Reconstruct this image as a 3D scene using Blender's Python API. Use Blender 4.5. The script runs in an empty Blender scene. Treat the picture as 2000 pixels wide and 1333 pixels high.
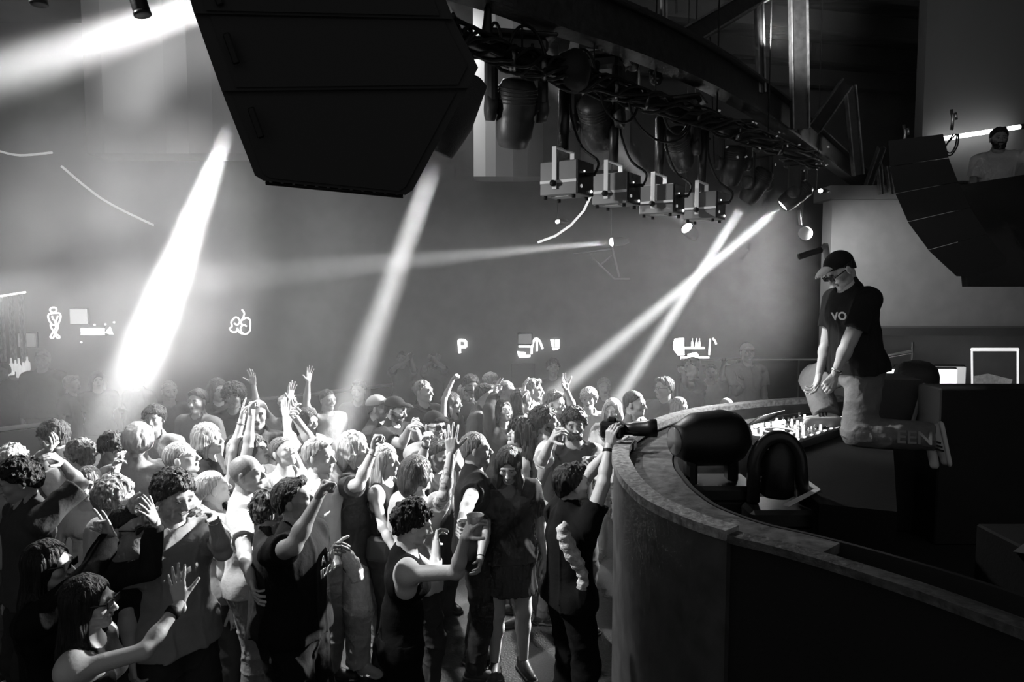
import bpy, math, random
import numpy as np
from mathutils import Vector, Matrix
sc = bpy.context.scene
C = sc.collection
rnd = random.Random(7)

# ---------------------------------------------------------------- camera
CAM_Z, F_PX, HORIZON = 2.8, 1400.0, 565.0
PITCH = math.atan((666.5 - HORIZON) / F_PX)
cd = bpy.data.cameras.new('camera'); cam = bpy.data.objects.new('camera', cd); C.objects.link(cam)
cd.sensor_width = 36.0; cd.lens = F_PX * 36.0 / 2000.0; cd.clip_start = 0.05; cd.clip_end = 200
cam.location = (0, 0, CAM_Z); cam.rotation_euler = (math.pi / 2 - PITCH, 0, 0)
sc.camera = cam
sc.view_settings.view_transform = 'Standard'; sc.view_settings.look = 'None'
sc.view_settings.gamma = 1.0; sc.view_settings.use_curve_mapping = False
sc.view_settings.exposure = 0.0

# ---------------------------------------------------------------- world: even ambient fill added to lift the blacks
w = bpy.data.worlds.new('world'); sc.world = w; w.use_nodes = True
w.node_tree.nodes['Background'].inputs[0].default_value = (1, 1, 1, 1)
w.node_tree.nodes['Background'].inputs[1].default_value = 0.17

cy = sc.cycles
cy.use_denoising = True
cy.max_bounces = 3; cy.diffuse_bounces = 1; cy.glossy_bounces = 1; cy.transmission_bounces = 3
cy.transparent_max_bounces = 8; cy.volume_bounces = 0
cy.volume_step_rate = 1.0; cy.volume_max_steps = 96
cy.caustics_reflective = False; cy.caustics_refractive = False
cy.sample_clamp_indirect = 4.0
cy.use_light_tree = True
cy.use_adaptive_sampling = True; cy.adaptive_threshold = 0.05; cy.adaptive_min_samples = 12

def ray(px, py):
    "direction of the line of sight through a pixel, scaled so that its Y is 1"
    x = (px - 1000.0) / F_PX; y = -(py - 666.5) / F_PX
    c, s = math.cos(PITCH), math.sin(PITCH)
    d = Vector((x, c + y * s, y * c - s))
    return d / d.y
CAM = Vector((0, 0, CAM_Z))
def P(px, py, Y): return CAM + ray(px, py) * Y
def PZ(px, py, z):
    r = ray(px, py); return CAM + r * ((z - CAM_Z) / r.z)

# ---------------------------------------------------------------- stage lights and added fill spots
def spot(name, src, dst, watts, deg, blend=0.35, radius=0.05):
    l = bpy.data.lights.new(name, 'SPOT'); l.energy = watts; l.spot_size = math.radians(deg)
    l.spot_blend = blend; l.shadow_soft_size = radius
    o = bpy.data.objects.new(name, l); C.objects.link(o); o.location = src
    o.rotation_euler = (Vector(dst) - Vector(src)).to_track_quat('-Z', 'Y').to_euler()
    return o
# beams seen in the haze
B1S, B1D = P(452, 240, 5.6), P(215, 860, 7.0)
B2S, B2D = P(862, 285, 4.4), P(640, 900, 5.6)
B3S, B3D = P(1196, 473, 9.0), P(500, 537, 8.8)
B4S, B4D = P(1455, 396, 7.4), P(1195, 800, 8.4)
B5S, B5D = P(1526, 404, 7.8), P(1090, 765, 8.2)
B6S, B6D = P(470, -15, 6.0), P(-60, 175, 6.4)
B7S, B7D = P(1338, 442, 9.4), P(900, -60, 7.6)
K = 20
spot('beam_light', B1S, B1D, 2300 * K, 12, 1.0, .06)
spot('beam_light', B2S, B2D, 9500 * K, 7.0, .8, .06)
spot('beam_light', B3S, B3D, 7500 * K, 6.0, .8, .03)
spot('beam_light', B4S, B4D, 27000 * K, 3.8, .5, .05)
spot('beam_light', B5S, B5D, 29000 * K, 3.8, .5, .05)
spot('beam_light', B6S, B6D, 2400 * K, 12, 1.0, .12)
spot('beam_light', B7S, B7D, 1600 * K, 8, .9, .06)
# key spot on the faces, then unseen washes added to fill crowd and haze
spot('key_light', (5.2, 9.3, 3.9), (-1.1, 6.0, 1.5), 19000, 38, .7, .10)
spot('wash_fill', (3.4, 8.6, 7.7), (-1.0, 6.4, 1.4), 3200, 52, .9, .20)
spot('wash_fill', (-2.2, 9.0, 7.8), (-2.8, 5.6, 1.2), 4600, 48, .9, .20)
spot('wash_fill', (-1.5, 12.5, 7.8), (-.6, 7.0, 1.2), 2500, 60, .9, .25)
# side spot on the crowd, spot on the disc jockey, then added fills without fixtures
spot('side_light', (-5.0, 4.2, 6.2), (-.2, 5.3, 1.1), 3400, 36, .6, .10)
spot('profile_light', (-3.6, 7.0, 6.4), (2.1, 5.0, 2.6), 3600, 13, .8, .08)
spot('wall_fill', (3.7, 8.7, 3.5), (5.0, 10.0, 2.9), 90, 85, .9, .1)  # added to brighten the pale stage wall, no such lamp there
spot('drum_fill', (-4.8, 7.2, 4.2), (-4.8, 8.6, 6.0), 200, 75, .9, .1)  # added below the drum to bring out its facets
spot('rig_fill', (-3.2, 3.4, 3.3), (1.4, 5.0, 3.6), 260, 22, .8, .08)  # added to lift the box light brackets out of the dark
spot('deck_fill', (2.2, 6.2, 4.9), (4.2, 9.0, 7.2), 200, 100, .9, .1)  # added uplight so the deck and joists show
# ---------------------------------------------------------------- materials (all greys: the photograph is black and white)
MATS = {}
def mat(kind, v, rough=0.6, metal=0.0, bump=0.0, scale=30.0, var=0.0, stretch=None, attr=False, emit=0.0, spec=0.5, vary_scale=None):
    key = (kind, spec, round(v, 3), rough, metal, bump, scale, var, stretch, attr, emit)
    if key in MATS: return MATS[key]
    m = bpy.data.materials.new(kind); m.use_nodes = True; nt = m.node_tree; N, L = nt.nodes, nt.links
    b = N['Principled BSDF']
    b.inputs['Roughness'].default_value = rough; b.inputs['Metallic'].default_value = metal
    b.inputs['Specular IOR Level'].default_value = spec
    b.inputs['Base Color'].default_value = (v, v, v, 1)
    tc = N.new('ShaderNodeTexCoord'); mp = N.new('ShaderNodeMapping'); L.new(tc.outputs['Object'], mp.inputs[0])
    if stretch: mp.inputs['Scale'].default_value = stretch
    if var > 0 or bump > 0:
        no = N.new('ShaderNodeTexNoise'); no.inputs['Scale'].default_value = scale; no.inputs['Detail'].default_value = 4
        L.new(mp.outputs[0], no.inputs['Vector'])
    last = None
    if var > 0:
        r = N.new('ShaderNodeMapRange'); r.inputs[1].default_value = .3; r.inputs[2].default_value = .7
        r.inputs[3].default_value = v * (1 - var); r.inputs[4].default_value = min(.95, v * (1 + var))
        L.new(no.outputs[0], r.inputs[0]); last = r.outputs[0]
    if attr:
        a = N.new('ShaderNodeAttribute'); a.attribute_name = 'tone'
        mu = N.new('ShaderNodeMath'); mu.operation = 'MULTIPLY'; mu.inputs[1].default_value = v
        L.new(a.outputs['Fac'], mu.inputs[0])
        if last is not None: L.new(last, mu.inputs[1])
        last = mu.outputs[0]
    if last is not None:
        cc = N.new('ShaderNodeCombineColor')
        for i in range(3): L.new(last, cc.inputs[i])
        L.new(cc.outputs[0], b.inputs['Base Color'])
    if bump > 0:
        bm_ = N.new('ShaderNodeBump'); bm_.inputs['Strength'].default_value = bump; bm_.inputs['Distance'].default_value = .02
        L.new(no.outputs[0], bm_.inputs['Height']); L.new(bm_.outputs[0], b.inputs['Normal'])
    if emit > 0:
        b.inputs['Emission Color'].default_value = (1, 1, 1, 1); b.inputs['Emission Strength'].default_value = emit
    MATS[key] = m; return m
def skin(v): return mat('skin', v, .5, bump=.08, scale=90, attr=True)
def cloth(v, b=.35): return mat('cloth', v, .9, bump=b, scale=17, var=.05, spec=.12)
def denim(v): return mat('denim', v, .85, bump=.5, scale=22, var=.12)
def hairm(v): return mat('hair', v, .5, bump=.9, scale=26, var=.45, stretch=(3.2, 3.2, .35), spec=.3)
def black(v=.012, r=.55): return mat('black_coating', v, r, bump=.06, scale=60, spec=.25)
def metal(v=.3, r=.35): return mat('metal', v, r, 1.0)
def glow(e): return mat('lit_surface', .8, .5, emit=e)

# ---------------------------------------------------------------- object helpers
def put(o, parent=None):
    C.objects.link(o)
    if parent is not None: o.parent = parent
    return o
def tag(o, label=None, cat=None, group=None, kind=None):
    if label: o['label'] = label
    if cat: o['category'] = cat
    if group: o['group'] = group
    if kind: o['kind'] = kind
    return o
def empty(name, loc, label=None, cat=None, group=None, rz=0.0):
    o = bpy.data.objects.new(name, None); o.empty_display_size = .1; C.objects.link(o)
    o.location = loc; o.rotation_euler = (0, 0, rz)
    return tag(o, label, cat, group)

class MB:
    "collects shapes; build() links them as one mesh object. Points are world points; org is the owner's location"
    def __init__(s): s.v = []; s.f = []; s.sm = []
    def add(s, vs, fs, smooth=False):
        n = len(s.v); s.v += [tuple(v) for v in vs]; s.f += [tuple(i + n for i in f) for f in fs]; s.sm += [smooth] * len(fs)
        return s
    def box(s, c, size, M=None, bev=0.0):
        hx, hy, hz = size[0] / 2, size[1] / 2, size[2] / 2
        M = M or Matrix.Identity(3); c = Vector(c)
        if bev <= 0:
            vs = [c + M @ Vector((x * hx, y * hy, z * hz)) for x in (-1, 1) for y in (-1, 1) for z in (-1, 1)]
            return s.add(vs, [(0, 1, 3, 2), (4, 6, 7, 5), (0, 4, 5, 1), (2, 3, 7, 6), (0, 2, 6, 4), (1, 5, 7, 3)])
        # box with bevelled vertical and horizontal edges: 24 vertices
        b = min(bev, hx * .9, hy * .9, hz * .9)
        idx = {}; vs = []
        for x in (-1, 1):
            for y in (-1, 1):
                for z in (-1, 1):
                    for ax in range(3):
                        p = [x * (hx - b), y * (hy - b), z * (hz - b)]
                        p[ax] = (x * hx, y * hy, z * hz)[ax]
                        idx[(x, y, z, ax)] = len(vs); vs.append(c + M @ Vector(p))
        fs = []
        def q(*k): fs.append([idx[i] for i in k])
        for a in (-1, 1):
            q((a, -1, -1, 0), (a, 1, -1, 0), (a, 1, 1, 0), (a, -1, 1, 0)) if a > 0 else q((a, -1, -1, 0), (a, -1, 1, 0), (a, 1, 1, 0), (a, 1, -1, 0))
            q((-1, a, -1, 1), (-1, a, 1, 1), (1, a, 1, 1), (1, a, -1, 1)) if a > 0 else q((-1, a, -1, 1), (1, a, -1, 1), (1, a, 1, 1), (-1, a, 1, 1))
            q((-1, -1, a, 2), (1, -1, a, 2), (1, 1, a, 2), (-1, 1, a, 2)) if a > 0 else q((-1, -1, a, 2), (-1, 1, a, 2), (1, 1, a, 2), (1, -1, a, 2))
        for u in (-1, 1):
            for v_ in (-1, 1):
                q((u, v_, -1, 0), (u, v_, -1, 1), (u, v_, 1, 1), (u, v_, 1, 0))
                q((u, -1, v_, 0), (u, -1, v_, 2), (u, 1, v_, 2), (u, 1, v_, 0))
                q((-1, u, v_, 1), (-1, u, v_, 2), (1, u, v_, 2), (1, u, v_, 1))
        for x in (-1, 1):
            for y in (-1, 1):
                for z in (-1, 1): fs.append([idx[(x, y, z, i)] for i in range(3)])
        return s.add(vs, fs)
    def tube(s, pts, r, n=8, cap=True, smooth=True):
        pts = [Vector(p) for p in pts]
        rs = r if isinstance(r, (list, tuple)) else [r] * len(pts)
        vs = []; prev = None
        for i, p in enumerate(pts):
            t = (pts[min(i + 1, len(pts) - 1)] - pts[max(i - 1, 0)])
            if t.length < 1e-9: t = Vector((0, 0, 1))
            t.normalize()
            if prev is None:
                prev = t.cross(Vector((0, 0, 1)) if abs(t.z) < .9 else Vector((1, 0, 0))).normalized()
            u = (prev - t * prev.dot(t))
            if u.length < 1e-6: u = t.orthogonal()
            u.normalize(); prev = u; w_ = t.cross(u)
            for k in range(n):
                a = 2 * math.pi * k / n; vs.append(p + (u * math.cos(a) + w_ * math.sin(a)) * rs[i])
        fs = []
        for i in range(len(pts) - 1):
            for k in range(n):
                fs.append((i * n + k, i * n + (k + 1) % n, (i + 1) * n + (k + 1) % n, (i + 1) * n + k))
        s.add(vs, fs, smooth)
        if cap:
            m = len(s.v) - len(vs)
            s.f.append(tuple(m + k for k in reversed(range(n)))); s.sm.append(False)
            s.f.append(tuple(m + (len(pts) - 1) * n + k for k in range(n))); s.sm.append(False)
        return s
    def lathe(s, a, axis, prof, n=24):
        "prof: list of (distance along axis, radius)"
        a = Vector(a); ax = Vector(axis).normalized()
        return s.tube([a + ax * h for h, _ in prof], [r for _, r in prof], n) if False else s._lathe(a, ax, prof, n)
    def _lathe(s, a, ax, prof, n):
        u = ax.orthogonal().normalized(); w_ = ax.cross(u); vs = []; fs = []
        for h, r in prof:
            for k in range(n):
                t = 2 * math.pi * k / n; vs.append(a + ax * h + (u * math.cos(t) + w_ * math.sin(t)) * max(r, 1e-4))
        for i in range(len(prof) - 1):
            for k in range(n): fs.append((i * n + k, i * n + (k + 1) % n, (i + 1) * n + (k + 1) % n, (i + 1) * n + k))
        fs.append(tuple(reversed(range(n)))); fs.append(tuple((len(prof) - 1) * n + k for k in range(n)))
        return s.add(vs, fs, True)
    def prism(s, front, back):
        n = len(front)
        fs = [tuple(range(n)), tuple(n + i for i in reversed(range(n)))]
        fs += [(i, n + i, n + (i + 1) % n, (i + 1) % n) for i in range(n)]
        return s.add(list(front) + list(back), fs)
    def build(s, name, m, parent=None, smooth=None):
        o_ = parent_org(parent) if parent is not None else None
        me = bpy.data.meshes.new(name)
        if parent is not None:
            inv = o_.inverted(); vs = [inv @ Vector(v) for v in s.v]
            me.from_pydata([tuple(v) for v in vs], [], s.f); o = bpy.data.objects.new(name, me); put(o, parent)
        else:
            c = Vector((sum(v[0] for v in s.v), sum(v[1] for v in s.v), 0)) / len(s.v); c.z = min(v[2] for v in s.v)
            me.from_pydata([tuple(Vector(v) - c) for v in s.v], [], s.f); o = bpy.data.objects.new(name, me); put(o); o.location = c
        for p, f in zip(me.polygons, s.sm): p.use_smooth = f if smooth is None else smooth
        me.materials.append(m); me.update()
        import bmesh
        bm = bmesh.new(); bm.from_mesh(me); bmesh.ops.recalc_face_normals(bm, faces=bm.faces); bm.to_mesh(me); bm.free()
        return o
def parent_org(p):
    M = Matrix.LocRotScale(p.location, p.rotation_euler, p.scale)
    return parent_org(p.parent) @ M if p.parent else M
def struct(name, mb, m):
    return tag(mb.build(name, m), kind='structure')
def frame(dirv, up=(0, 0, 1)):
    "3x3 matrix: columns x (side), y (along dirv), z (up)"
    y = Vector(dirv).normalized(); z = Vector(up); x = y.cross(z)
    if x.length < 1e-5: x = Vector((1, 0, 0))
    x.normalize(); z = x.cross(y)
    return Matrix((x, y, z)).transposed()

def text_mesh(name, cu, parent):
    tmp = bpy.data.objects.new(name, cu); C.objects.link(tmp)
    dg = bpy.context.evaluated_depsgraph_get(); me = bpy.data.meshes.new_from_object(tmp.evaluated_get(dg)); mt_ = cu.materials[0]
    bpy.data.objects.remove(tmp); bpy.data.curves.remove(cu); me.name = name
    me.materials.clear(); me.materials.append(mt_)
    return put(bpy.data.objects.new(name, me), parent)
# ---------------------------------------------------------------- the room
def boxw(name, lo, hi, m):
    lo, hi = Vector(lo), Vector(hi)
    return struct(name, MB().box((lo + hi) / 2, hi - lo), m)
WALLM = mat('painted_wall', .09, .8, bump=.1, scale=3, var=.15)
floor = boxw('floor', (-14, -3, -.2), (12, 15.2, 0), mat('rubber_floor', .022, .45, bump=.25, scale=70, var=.5))
boxw('wall_back', (-14, 15, 0), (12, 15.2, 8.2), WALLM)
boxw('wall_left', (-14.2, -3, 0), (-14, 15.2, 8.2), WALLM)
boxw('wall_right', (12, -3, 0), (12.2, 15.2, 8.2), mat('painted_wall', .03, .8))
boxw('ceiling', (-14.2, 1.5, 8.2), (12.2, 15.2, 8.4), mat('ceiling_deck', .10, .8, bump=.3, scale=2, var=.3))

# corrugated ceiling deck over the stage, seen past the arch: dark joists under it
for i in range(7):
    y0 = 5.2 + i * 1.25
    t_ = MB(); a = Vector((.6, y0, 6.9 - .02 * i)); b = Vector((11.8, y0 + 2.6, 6.9 - .02 * i))
    d = (b - a); t_.box((a + b) / 2, (d.length, .16, .30), Matrix.Rotation(math.atan2(d.y, d.x), 3, 'Z'))
    tag(t_.build('ceiling_joist', mat('steel_paint', .05 if i % 2 else .09, .5, bump=.3, scale=5)),
        ['nearest', 'second nearest', 'third nearest', 'middle', 'third farthest', 'second farthest', 'farthest'][i] + ' grey steel joist crossing the dark ceiling deck above the stage', 'joist', 'ceiling joists over the stage')
t_ = MB(); t_.box((6.2, 9.5, 7.25), (11.2, 11.5, .1)); 
tag(t_.build('trim_deck', mat('foil_insulation', .10, .35, bump=1.0, scale=3, var=.7, stretch=(.25, 2.2, 1))), kind='structure')

# fluted plaster drum on the left, hanging below the ceiling: vertical facets
def drum(px0, pxs, d, ytop, ybot, label):
    mb = MB(); vs = []; fs = []
    for i, px in enumerate(pxs):
        n = len(pxs) - 1; dd = d + 1.2 * (2 * i / n - 1) ** 2
        a = P(px, ybot, dd); b = a.copy(); b.z = 8.15; c_ = a + Vector((0, .5, 0)); e = c_.copy(); e.z = 8.15
        vs += [a, b, c_, e]
    for i in range(len(pxs) - 1):
        o = i * 4; fs += [(o, o + 1, o + 5, o + 4), (o, o + 4, o + 6, o + 2), (o + 2, o + 6, o + 7, o + 3)]
    mb.add(vs, fs); return tag(mb.build('fluted_drum', mat('pale_plaster', .36, .7, bump=.03, scale=8)), label, 'hanging drum')
drum(0, [170, 205, 278, 325, 370, 417, 460, 520], 8.6, 0, 300, 'pale fluted plaster drum with vertical facets hanging from the ceiling at left')
drum(0, [925, 948, 968, 1002, 1030, 1060], 10.0, 0, 345, 'smaller pale fluted drum hanging behind the lighting truss')
drum(0, [1140, 1162, 1178, 1200, 1230], 9.3, 0, 320, 'narrow pale fluted drum behind the hanging box lights')

# ---------------------------------------------------------------- curved DJ booth
RIM = 1.87
RP = [(1640, 773), (1590, 776), (1530, 779), (1467, 784), (1377, 794), (1320, 806), (1274, 821), (1229, 843), (1205, 866), (1199, 888), (1205, 907), (1221, 936), (1262, 973), (1336, 1008), (1420, 1036), (1508, 1057), (1630, 1091), (1809, 1148), (2060, 1240)]
rim = [PZ(x, y, RIM) for x, y in RP]
def smooth(pts, n=6):
    pts = [Vector(p) for p in pts]
    out = []
    for i in range(len(pts) - 1):
        p0, p1, p2, p3 = pts[max(i - 1, 0)], pts[i], pts[i + 1], pts[min(i + 2, len(pts) - 1)]
        for j in range(n):
            t = j / n; out.append(.5 * ((2 * p1) + (p2 - p0) * t + (2 * p0 - 5 * p1 + 4 * p2 - p3) * t * t + (3 * p1 - p0 - 3 * p2 + p3) * t ** 3))
    out.append(pts[-1]); return out
rs = smooth(rim)
def inward(pts, dist):
    out = []
    for i, p in enumerate(pts):
        t = (pts[min(i + 1, len(pts) - 1)] - pts[max(i - 1, 0)]).normalized(); nrm = Vector((-t.y, t.x, 0)); out.append(p + nrm * dist)
    return out
def ribbon(outer, inner, z0, z1):
    mb = MB(); n = len(outer); vs = []
    for o_, i_ in zip(outer, inner):
        vs += [(o_.x, o_.y, z0), (o_.x, o_.y, z1), (i_.x, i_.y, z1), (i_.x, i_.y, z0)]
    fs = []
    for k in range(n - 1):
        a, b = k * 4, k * 4 + 4
        for q in range(4): fs.append((a + q, a + (q + 1) % 4, b + (q + 1) % 4, b + q))
    fs += [(0, 1, 2, 3), ((n - 1) * 4, (n - 1) * 4 + 3, (n - 1) * 4 + 2, (n - 1) * 4 + 1)]
    return mb.add(vs, fs)
booth = empty('curved_booth', (2.2, 4.0, 0), 'curved black panelled disc jockey booth with worn rim at right', 'booth')
CUT = 84
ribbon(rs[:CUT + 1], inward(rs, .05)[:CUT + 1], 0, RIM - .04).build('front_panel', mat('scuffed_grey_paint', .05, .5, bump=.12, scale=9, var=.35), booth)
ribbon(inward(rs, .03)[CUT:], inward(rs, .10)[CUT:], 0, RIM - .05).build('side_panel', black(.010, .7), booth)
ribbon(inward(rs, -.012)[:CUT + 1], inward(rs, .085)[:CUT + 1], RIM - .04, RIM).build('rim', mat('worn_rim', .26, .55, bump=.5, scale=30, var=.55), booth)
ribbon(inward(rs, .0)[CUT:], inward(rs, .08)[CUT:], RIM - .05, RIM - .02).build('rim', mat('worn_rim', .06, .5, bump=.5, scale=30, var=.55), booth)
i0, i1 = inward(rs, .085), inward(rs, .33)
ribbon(i0[30:94], i1[30:94], RIM - .10, RIM - .06).build('ledge', mat('worn_ledge', .10, .5, bump=.35, scale=18, var=.6), booth)
# cleats between rim and ledge, seen as dark wedges
for q in (45, 55, 62, 70, 78):
    a, b = inward(rs, .06)[q], inward(rs, .06)[q + 2]
    MB().box(((a.x + b.x) / 2, (a.y + b.y) / 2, RIM - .035), ((b - a).length, .07, .05), Matrix.Rotation(math.atan2((b - a).y, (b - a).x), 3, 'Z'), .006).build('cleat', black(.01), booth)
# inner lining wall and the booth floor
ribbon(inward(rs, .34), inward(rs, .36), .9, RIM - .06).build('lining', mat('black_felt', .02, .9), booth)
deck = [inward(rs, .1)[i] for i in range(0, len(rs), 6)] + [Vector((5.0, 1.4, 0)), Vector((6.5, 7.5, 0)), Vector((3.4, 7.6, 0))]
MB().prism([(p.x, p.y, .9) for p in deck], [(p.x, p.y, .7) for p in deck]).build('deck', black(.02, .8), booth)
# ---------------------------------------------------------------- pale stage wall at right with cornice, parapet and gallery above
wy = 10.0
wt_ = P(1626, 385, wy); wb = P(1626, 700, wy)
boxw('wall_stage', (wt_.x, wy, 0), (11.9, wy + .3, wt_.z), mat('pale_wall', .42, .75, bump=.08, scale=5, var=.08))
c0 = P(1620, 383, wy - .12); boxw('trim_1', (c0.x, wy - .14, c0.z - .04), (11.9, wy + .4, c0.z + .14), mat('pale_wall', .30, .7, bump=.1, scale=8))
boxw('trim_2', (P(1702, 640, 9.6).x, 9.5, P(1702, 655, 9.6).z), (11.9, 10, P(1702, 640, 9.6).z), mat('painted_wall', .12, .6))
gp = MB()
f_ = [P(1872, 362, 7.2), P(2120, 322, 6.4), P(2120, 560, 6.4), P(1890, 560, 7.2)]
gp.prism(f_, [p + Vector((.1, .25, 0)) for p in f_])  # black sheet reaches below the parapet to imitate the wall's shadow
tag(gp.build('gallery_parapet', black(.010, .8)), 'black gallery parapet before the pale shirt, its lower part standing in for shaded wall', 'parapet')
boxw('wall_gallery', (P(1800, 300, 9.75).x, 9.75, 4.25), (11.9, 9.95, 8.1), mat('painted_wall', .10, .8))
gf = boxw('trim_3', (7.0, 7.4, P(1900, 480, 7.6).z - .15), (11.9, 9.9, P(1900, 480, 7.6).z), black(.02))
lt = MB(); a, b = P(1829, 273, 9.6), P(1992, 248, 9.55); lt.tube([a, b], .028, 10)
e_ = empty('light_tube', (a.x, a.y, a.z), 'bright white fluorescent tube on the wall behind the person in the gallery', 'light')
lt.build('tube', glow(12), e_); hb = MB(); u_ = (b - a).normalized(); hb.tube([a - u_ * .06, a], .034, 8); hb.tube([b, b + u_ * .06], .034, 8); hb.build('end_cap', black(), e_)

# low side wall beyond the booth, glass balustrade
gl = mat('clear_glass', .8, .03); gl.node_tree.nodes['Principled BSDF'].inputs['Transmission Weight'].default_value = 1.0
gl.node_tree.nodes['Principled BSDF'].inputs['IOR'].default_value = 1.05
gb = empty('glass_balustrade', P(1440, 800, 10.2), 'tall glass balustrade with bright top rail beyond the booth', 'balustrade')
xs = [P(p, 705, 10.2).x for p in (1330, 1440, 1560, 1640)]; zt = P(1440, 704, 10.2).z
for q in range(3): MB().box(((xs[q] + xs[q + 1]) / 2, 10.2, zt / 2), (xs[q + 1] - xs[q] - .02, .012, zt)).build('glass_pane', gl, gb)
MB().box(((xs[0] + xs[3]) / 2, 10.2, zt + .012), (xs[3] - xs[0], .04, .024)).build('top_rail', metal(.8, .3), gb)
for q in (1, 2): MB().box((xs[q], 10.2, zt / 2), (.02, .02, zt)).build('post', metal(.2, .4), gb)
a, b = P(1700, 702, 9.4), P(1782, 687, 9.0)
hr = empty('handrail', a, 'pale handrail rising behind the wedge monitor', 'handrail')
MB().tube([a - Vector((.5, -.2, .1)), a, b], .022, 8).build('rail', metal(.8, .4), hr); MB().tube([b + Vector((0, 0, .12)), Vector((b.x, b.y, b.z - .3))], .015, 6).build('post', metal(.5, .4), hr)

# long diagonal bar rail across the back of the crowd
a, b = P(-10, 840, 8.9), P(845, 743, 13.4)
rl = empty('bar_rail', (a.x, a.y, 0), 'long pale rail running diagonally behind the crowd at left', 'rail')
MB().tube([a, b], .030, 8).build('rail', mat('pale_rail', .75, .4), rl)
for q in range(6):
    p = a.lerp(b, q / 5); MB().tube([(p.x, p.y, 0), p], .02, 6).build('post', metal(.2, .4), rl)
pp = MB(); pp.prism([(a.x, a.y + .05, 0), (b.x, b.y + .05, 0), (b.x, b.y + .05, b.z - .05), (a.x, a.y + .05, a.z - .05)], [(a.x, a.y + .12, 0), (b.x, b.y + .12, 0), (b.x, b.y + .12, b.z - .05), (a.x, a.y + .12, a.z - .05)])
pp.build('panel', mat('dark_panel', .03, .6), rl)

# ---------------------------------------------------------------- haze: thin even smoke filling the hall, and thicker drifting clouds of it
def volume(name, lo, hi, dens, label, clump=None, step=1.0, aniso=.1):
    lo, hi = Vector(lo), Vector(hi)
    o = MB().box((lo + hi) / 2, hi - lo).build(name, None)
    m = bpy.data.materials.new(name); m.use_nodes = True; nt = m.node_tree; nt.nodes.clear()
    out = nt.nodes.new('ShaderNodeOutputMaterial'); vs = nt.nodes.new('ShaderNodeVolumeScatter')
    vs.inputs['Color'].default_value = (1, 1, 1, 1); vs.inputs['Density'].default_value = dens; vs.inputs['Anisotropy'].default_value = aniso
    nt.links.new(vs.outputs[0], out.inputs['Volume'])
    if clump:
        tc = nt.nodes.new('ShaderNodeTexCoord'); no = nt.nodes.new('ShaderNodeTexNoise'); no.inputs['Scale'].default_value = clump[0]
        no.inputs['Detail'].default_value = 2
        nt.links.new(tc.outputs['Object'], no.inputs['Vector'])
        mr = nt.nodes.new('ShaderNodeMapRange'); mr.inputs[1].default_value = clump[1]; mr.inputs[2].default_value = clump[2]
        mr.inputs[3].default_value = 0; mr.inputs[4].default_value = dens; nt.links.new(no.outputs[0], mr.inputs[0])
        # fades out towards the sides of its cloud
        g = nt.nodes.new('ShaderNodeVectorMath'); g.operation = 'DISTANCE'; g2 = nt.nodes.new('ShaderNodeVectorMath'); g2.operation = 'SUBTRACT'
        g2.inputs[1].default_value = (.5, .5, .5); nt.links.new(tc.outputs['Generated'], g2.inputs[0])
        g3 = nt.nodes.new('ShaderNodeVectorMath'); g3.operation = 'LENGTH'; nt.links.new(g2.outputs[0], g3.inputs[0])
        mr2 = nt.nodes.new('ShaderNodeMapRange'); mr2.inputs[1].default_value = .5; mr2.inputs[2].default_value = .2; mr2.inputs[3].default_value = 0; mr2.inputs[4].default_value = 1
        nt.links.new(g3.outputs['Value'], mr2.inputs[0]); mu = nt.nodes.new('ShaderNodeMath'); mu.operation = 'MULTIPLY'
        nt.links.new(mr.outputs[0], mu.inputs[0]); nt.links.new(mr2.outputs[0], mu.inputs[1]); nt.links.new(mu.outputs[0], vs.inputs['Density'])
    m.cycles.volume_step_rate = step
    o.data.materials[0] = m if len(o.data.materials) else None
    if not o.data.materials: o.data.materials.append(m)
    return tag(o, label, 'haze', kind='stuff')
volume('haze', (-13.9, 4.5, .02), (3.12, 14.8, 8.1), .0082, 'thin even stage haze filling the hall')
volume('smoke_cloud', (-9.5, 4.2, .1), (-.4, 13.5, 5.0), .10, 'thick drifting smoke over the left half of the crowd', clump=(.55, .42, .75), step=1.0)
volume('smoke_cloud', (-5.0, 4.6, 1.5), (-1.9, 7.6, 4.6), .48, 'dense smoke puff around the bright beam left of the hanging speakers', clump=(.9, .30, .8), step=1.0)
volume('smoke_cloud', (-8.5, 4.8, 4.4), (-1.2, 8.4, 7.4), .30, 'smoke bank drifting below the ceiling at the top left', clump=(.7, .30, .8), step=.8)
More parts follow.
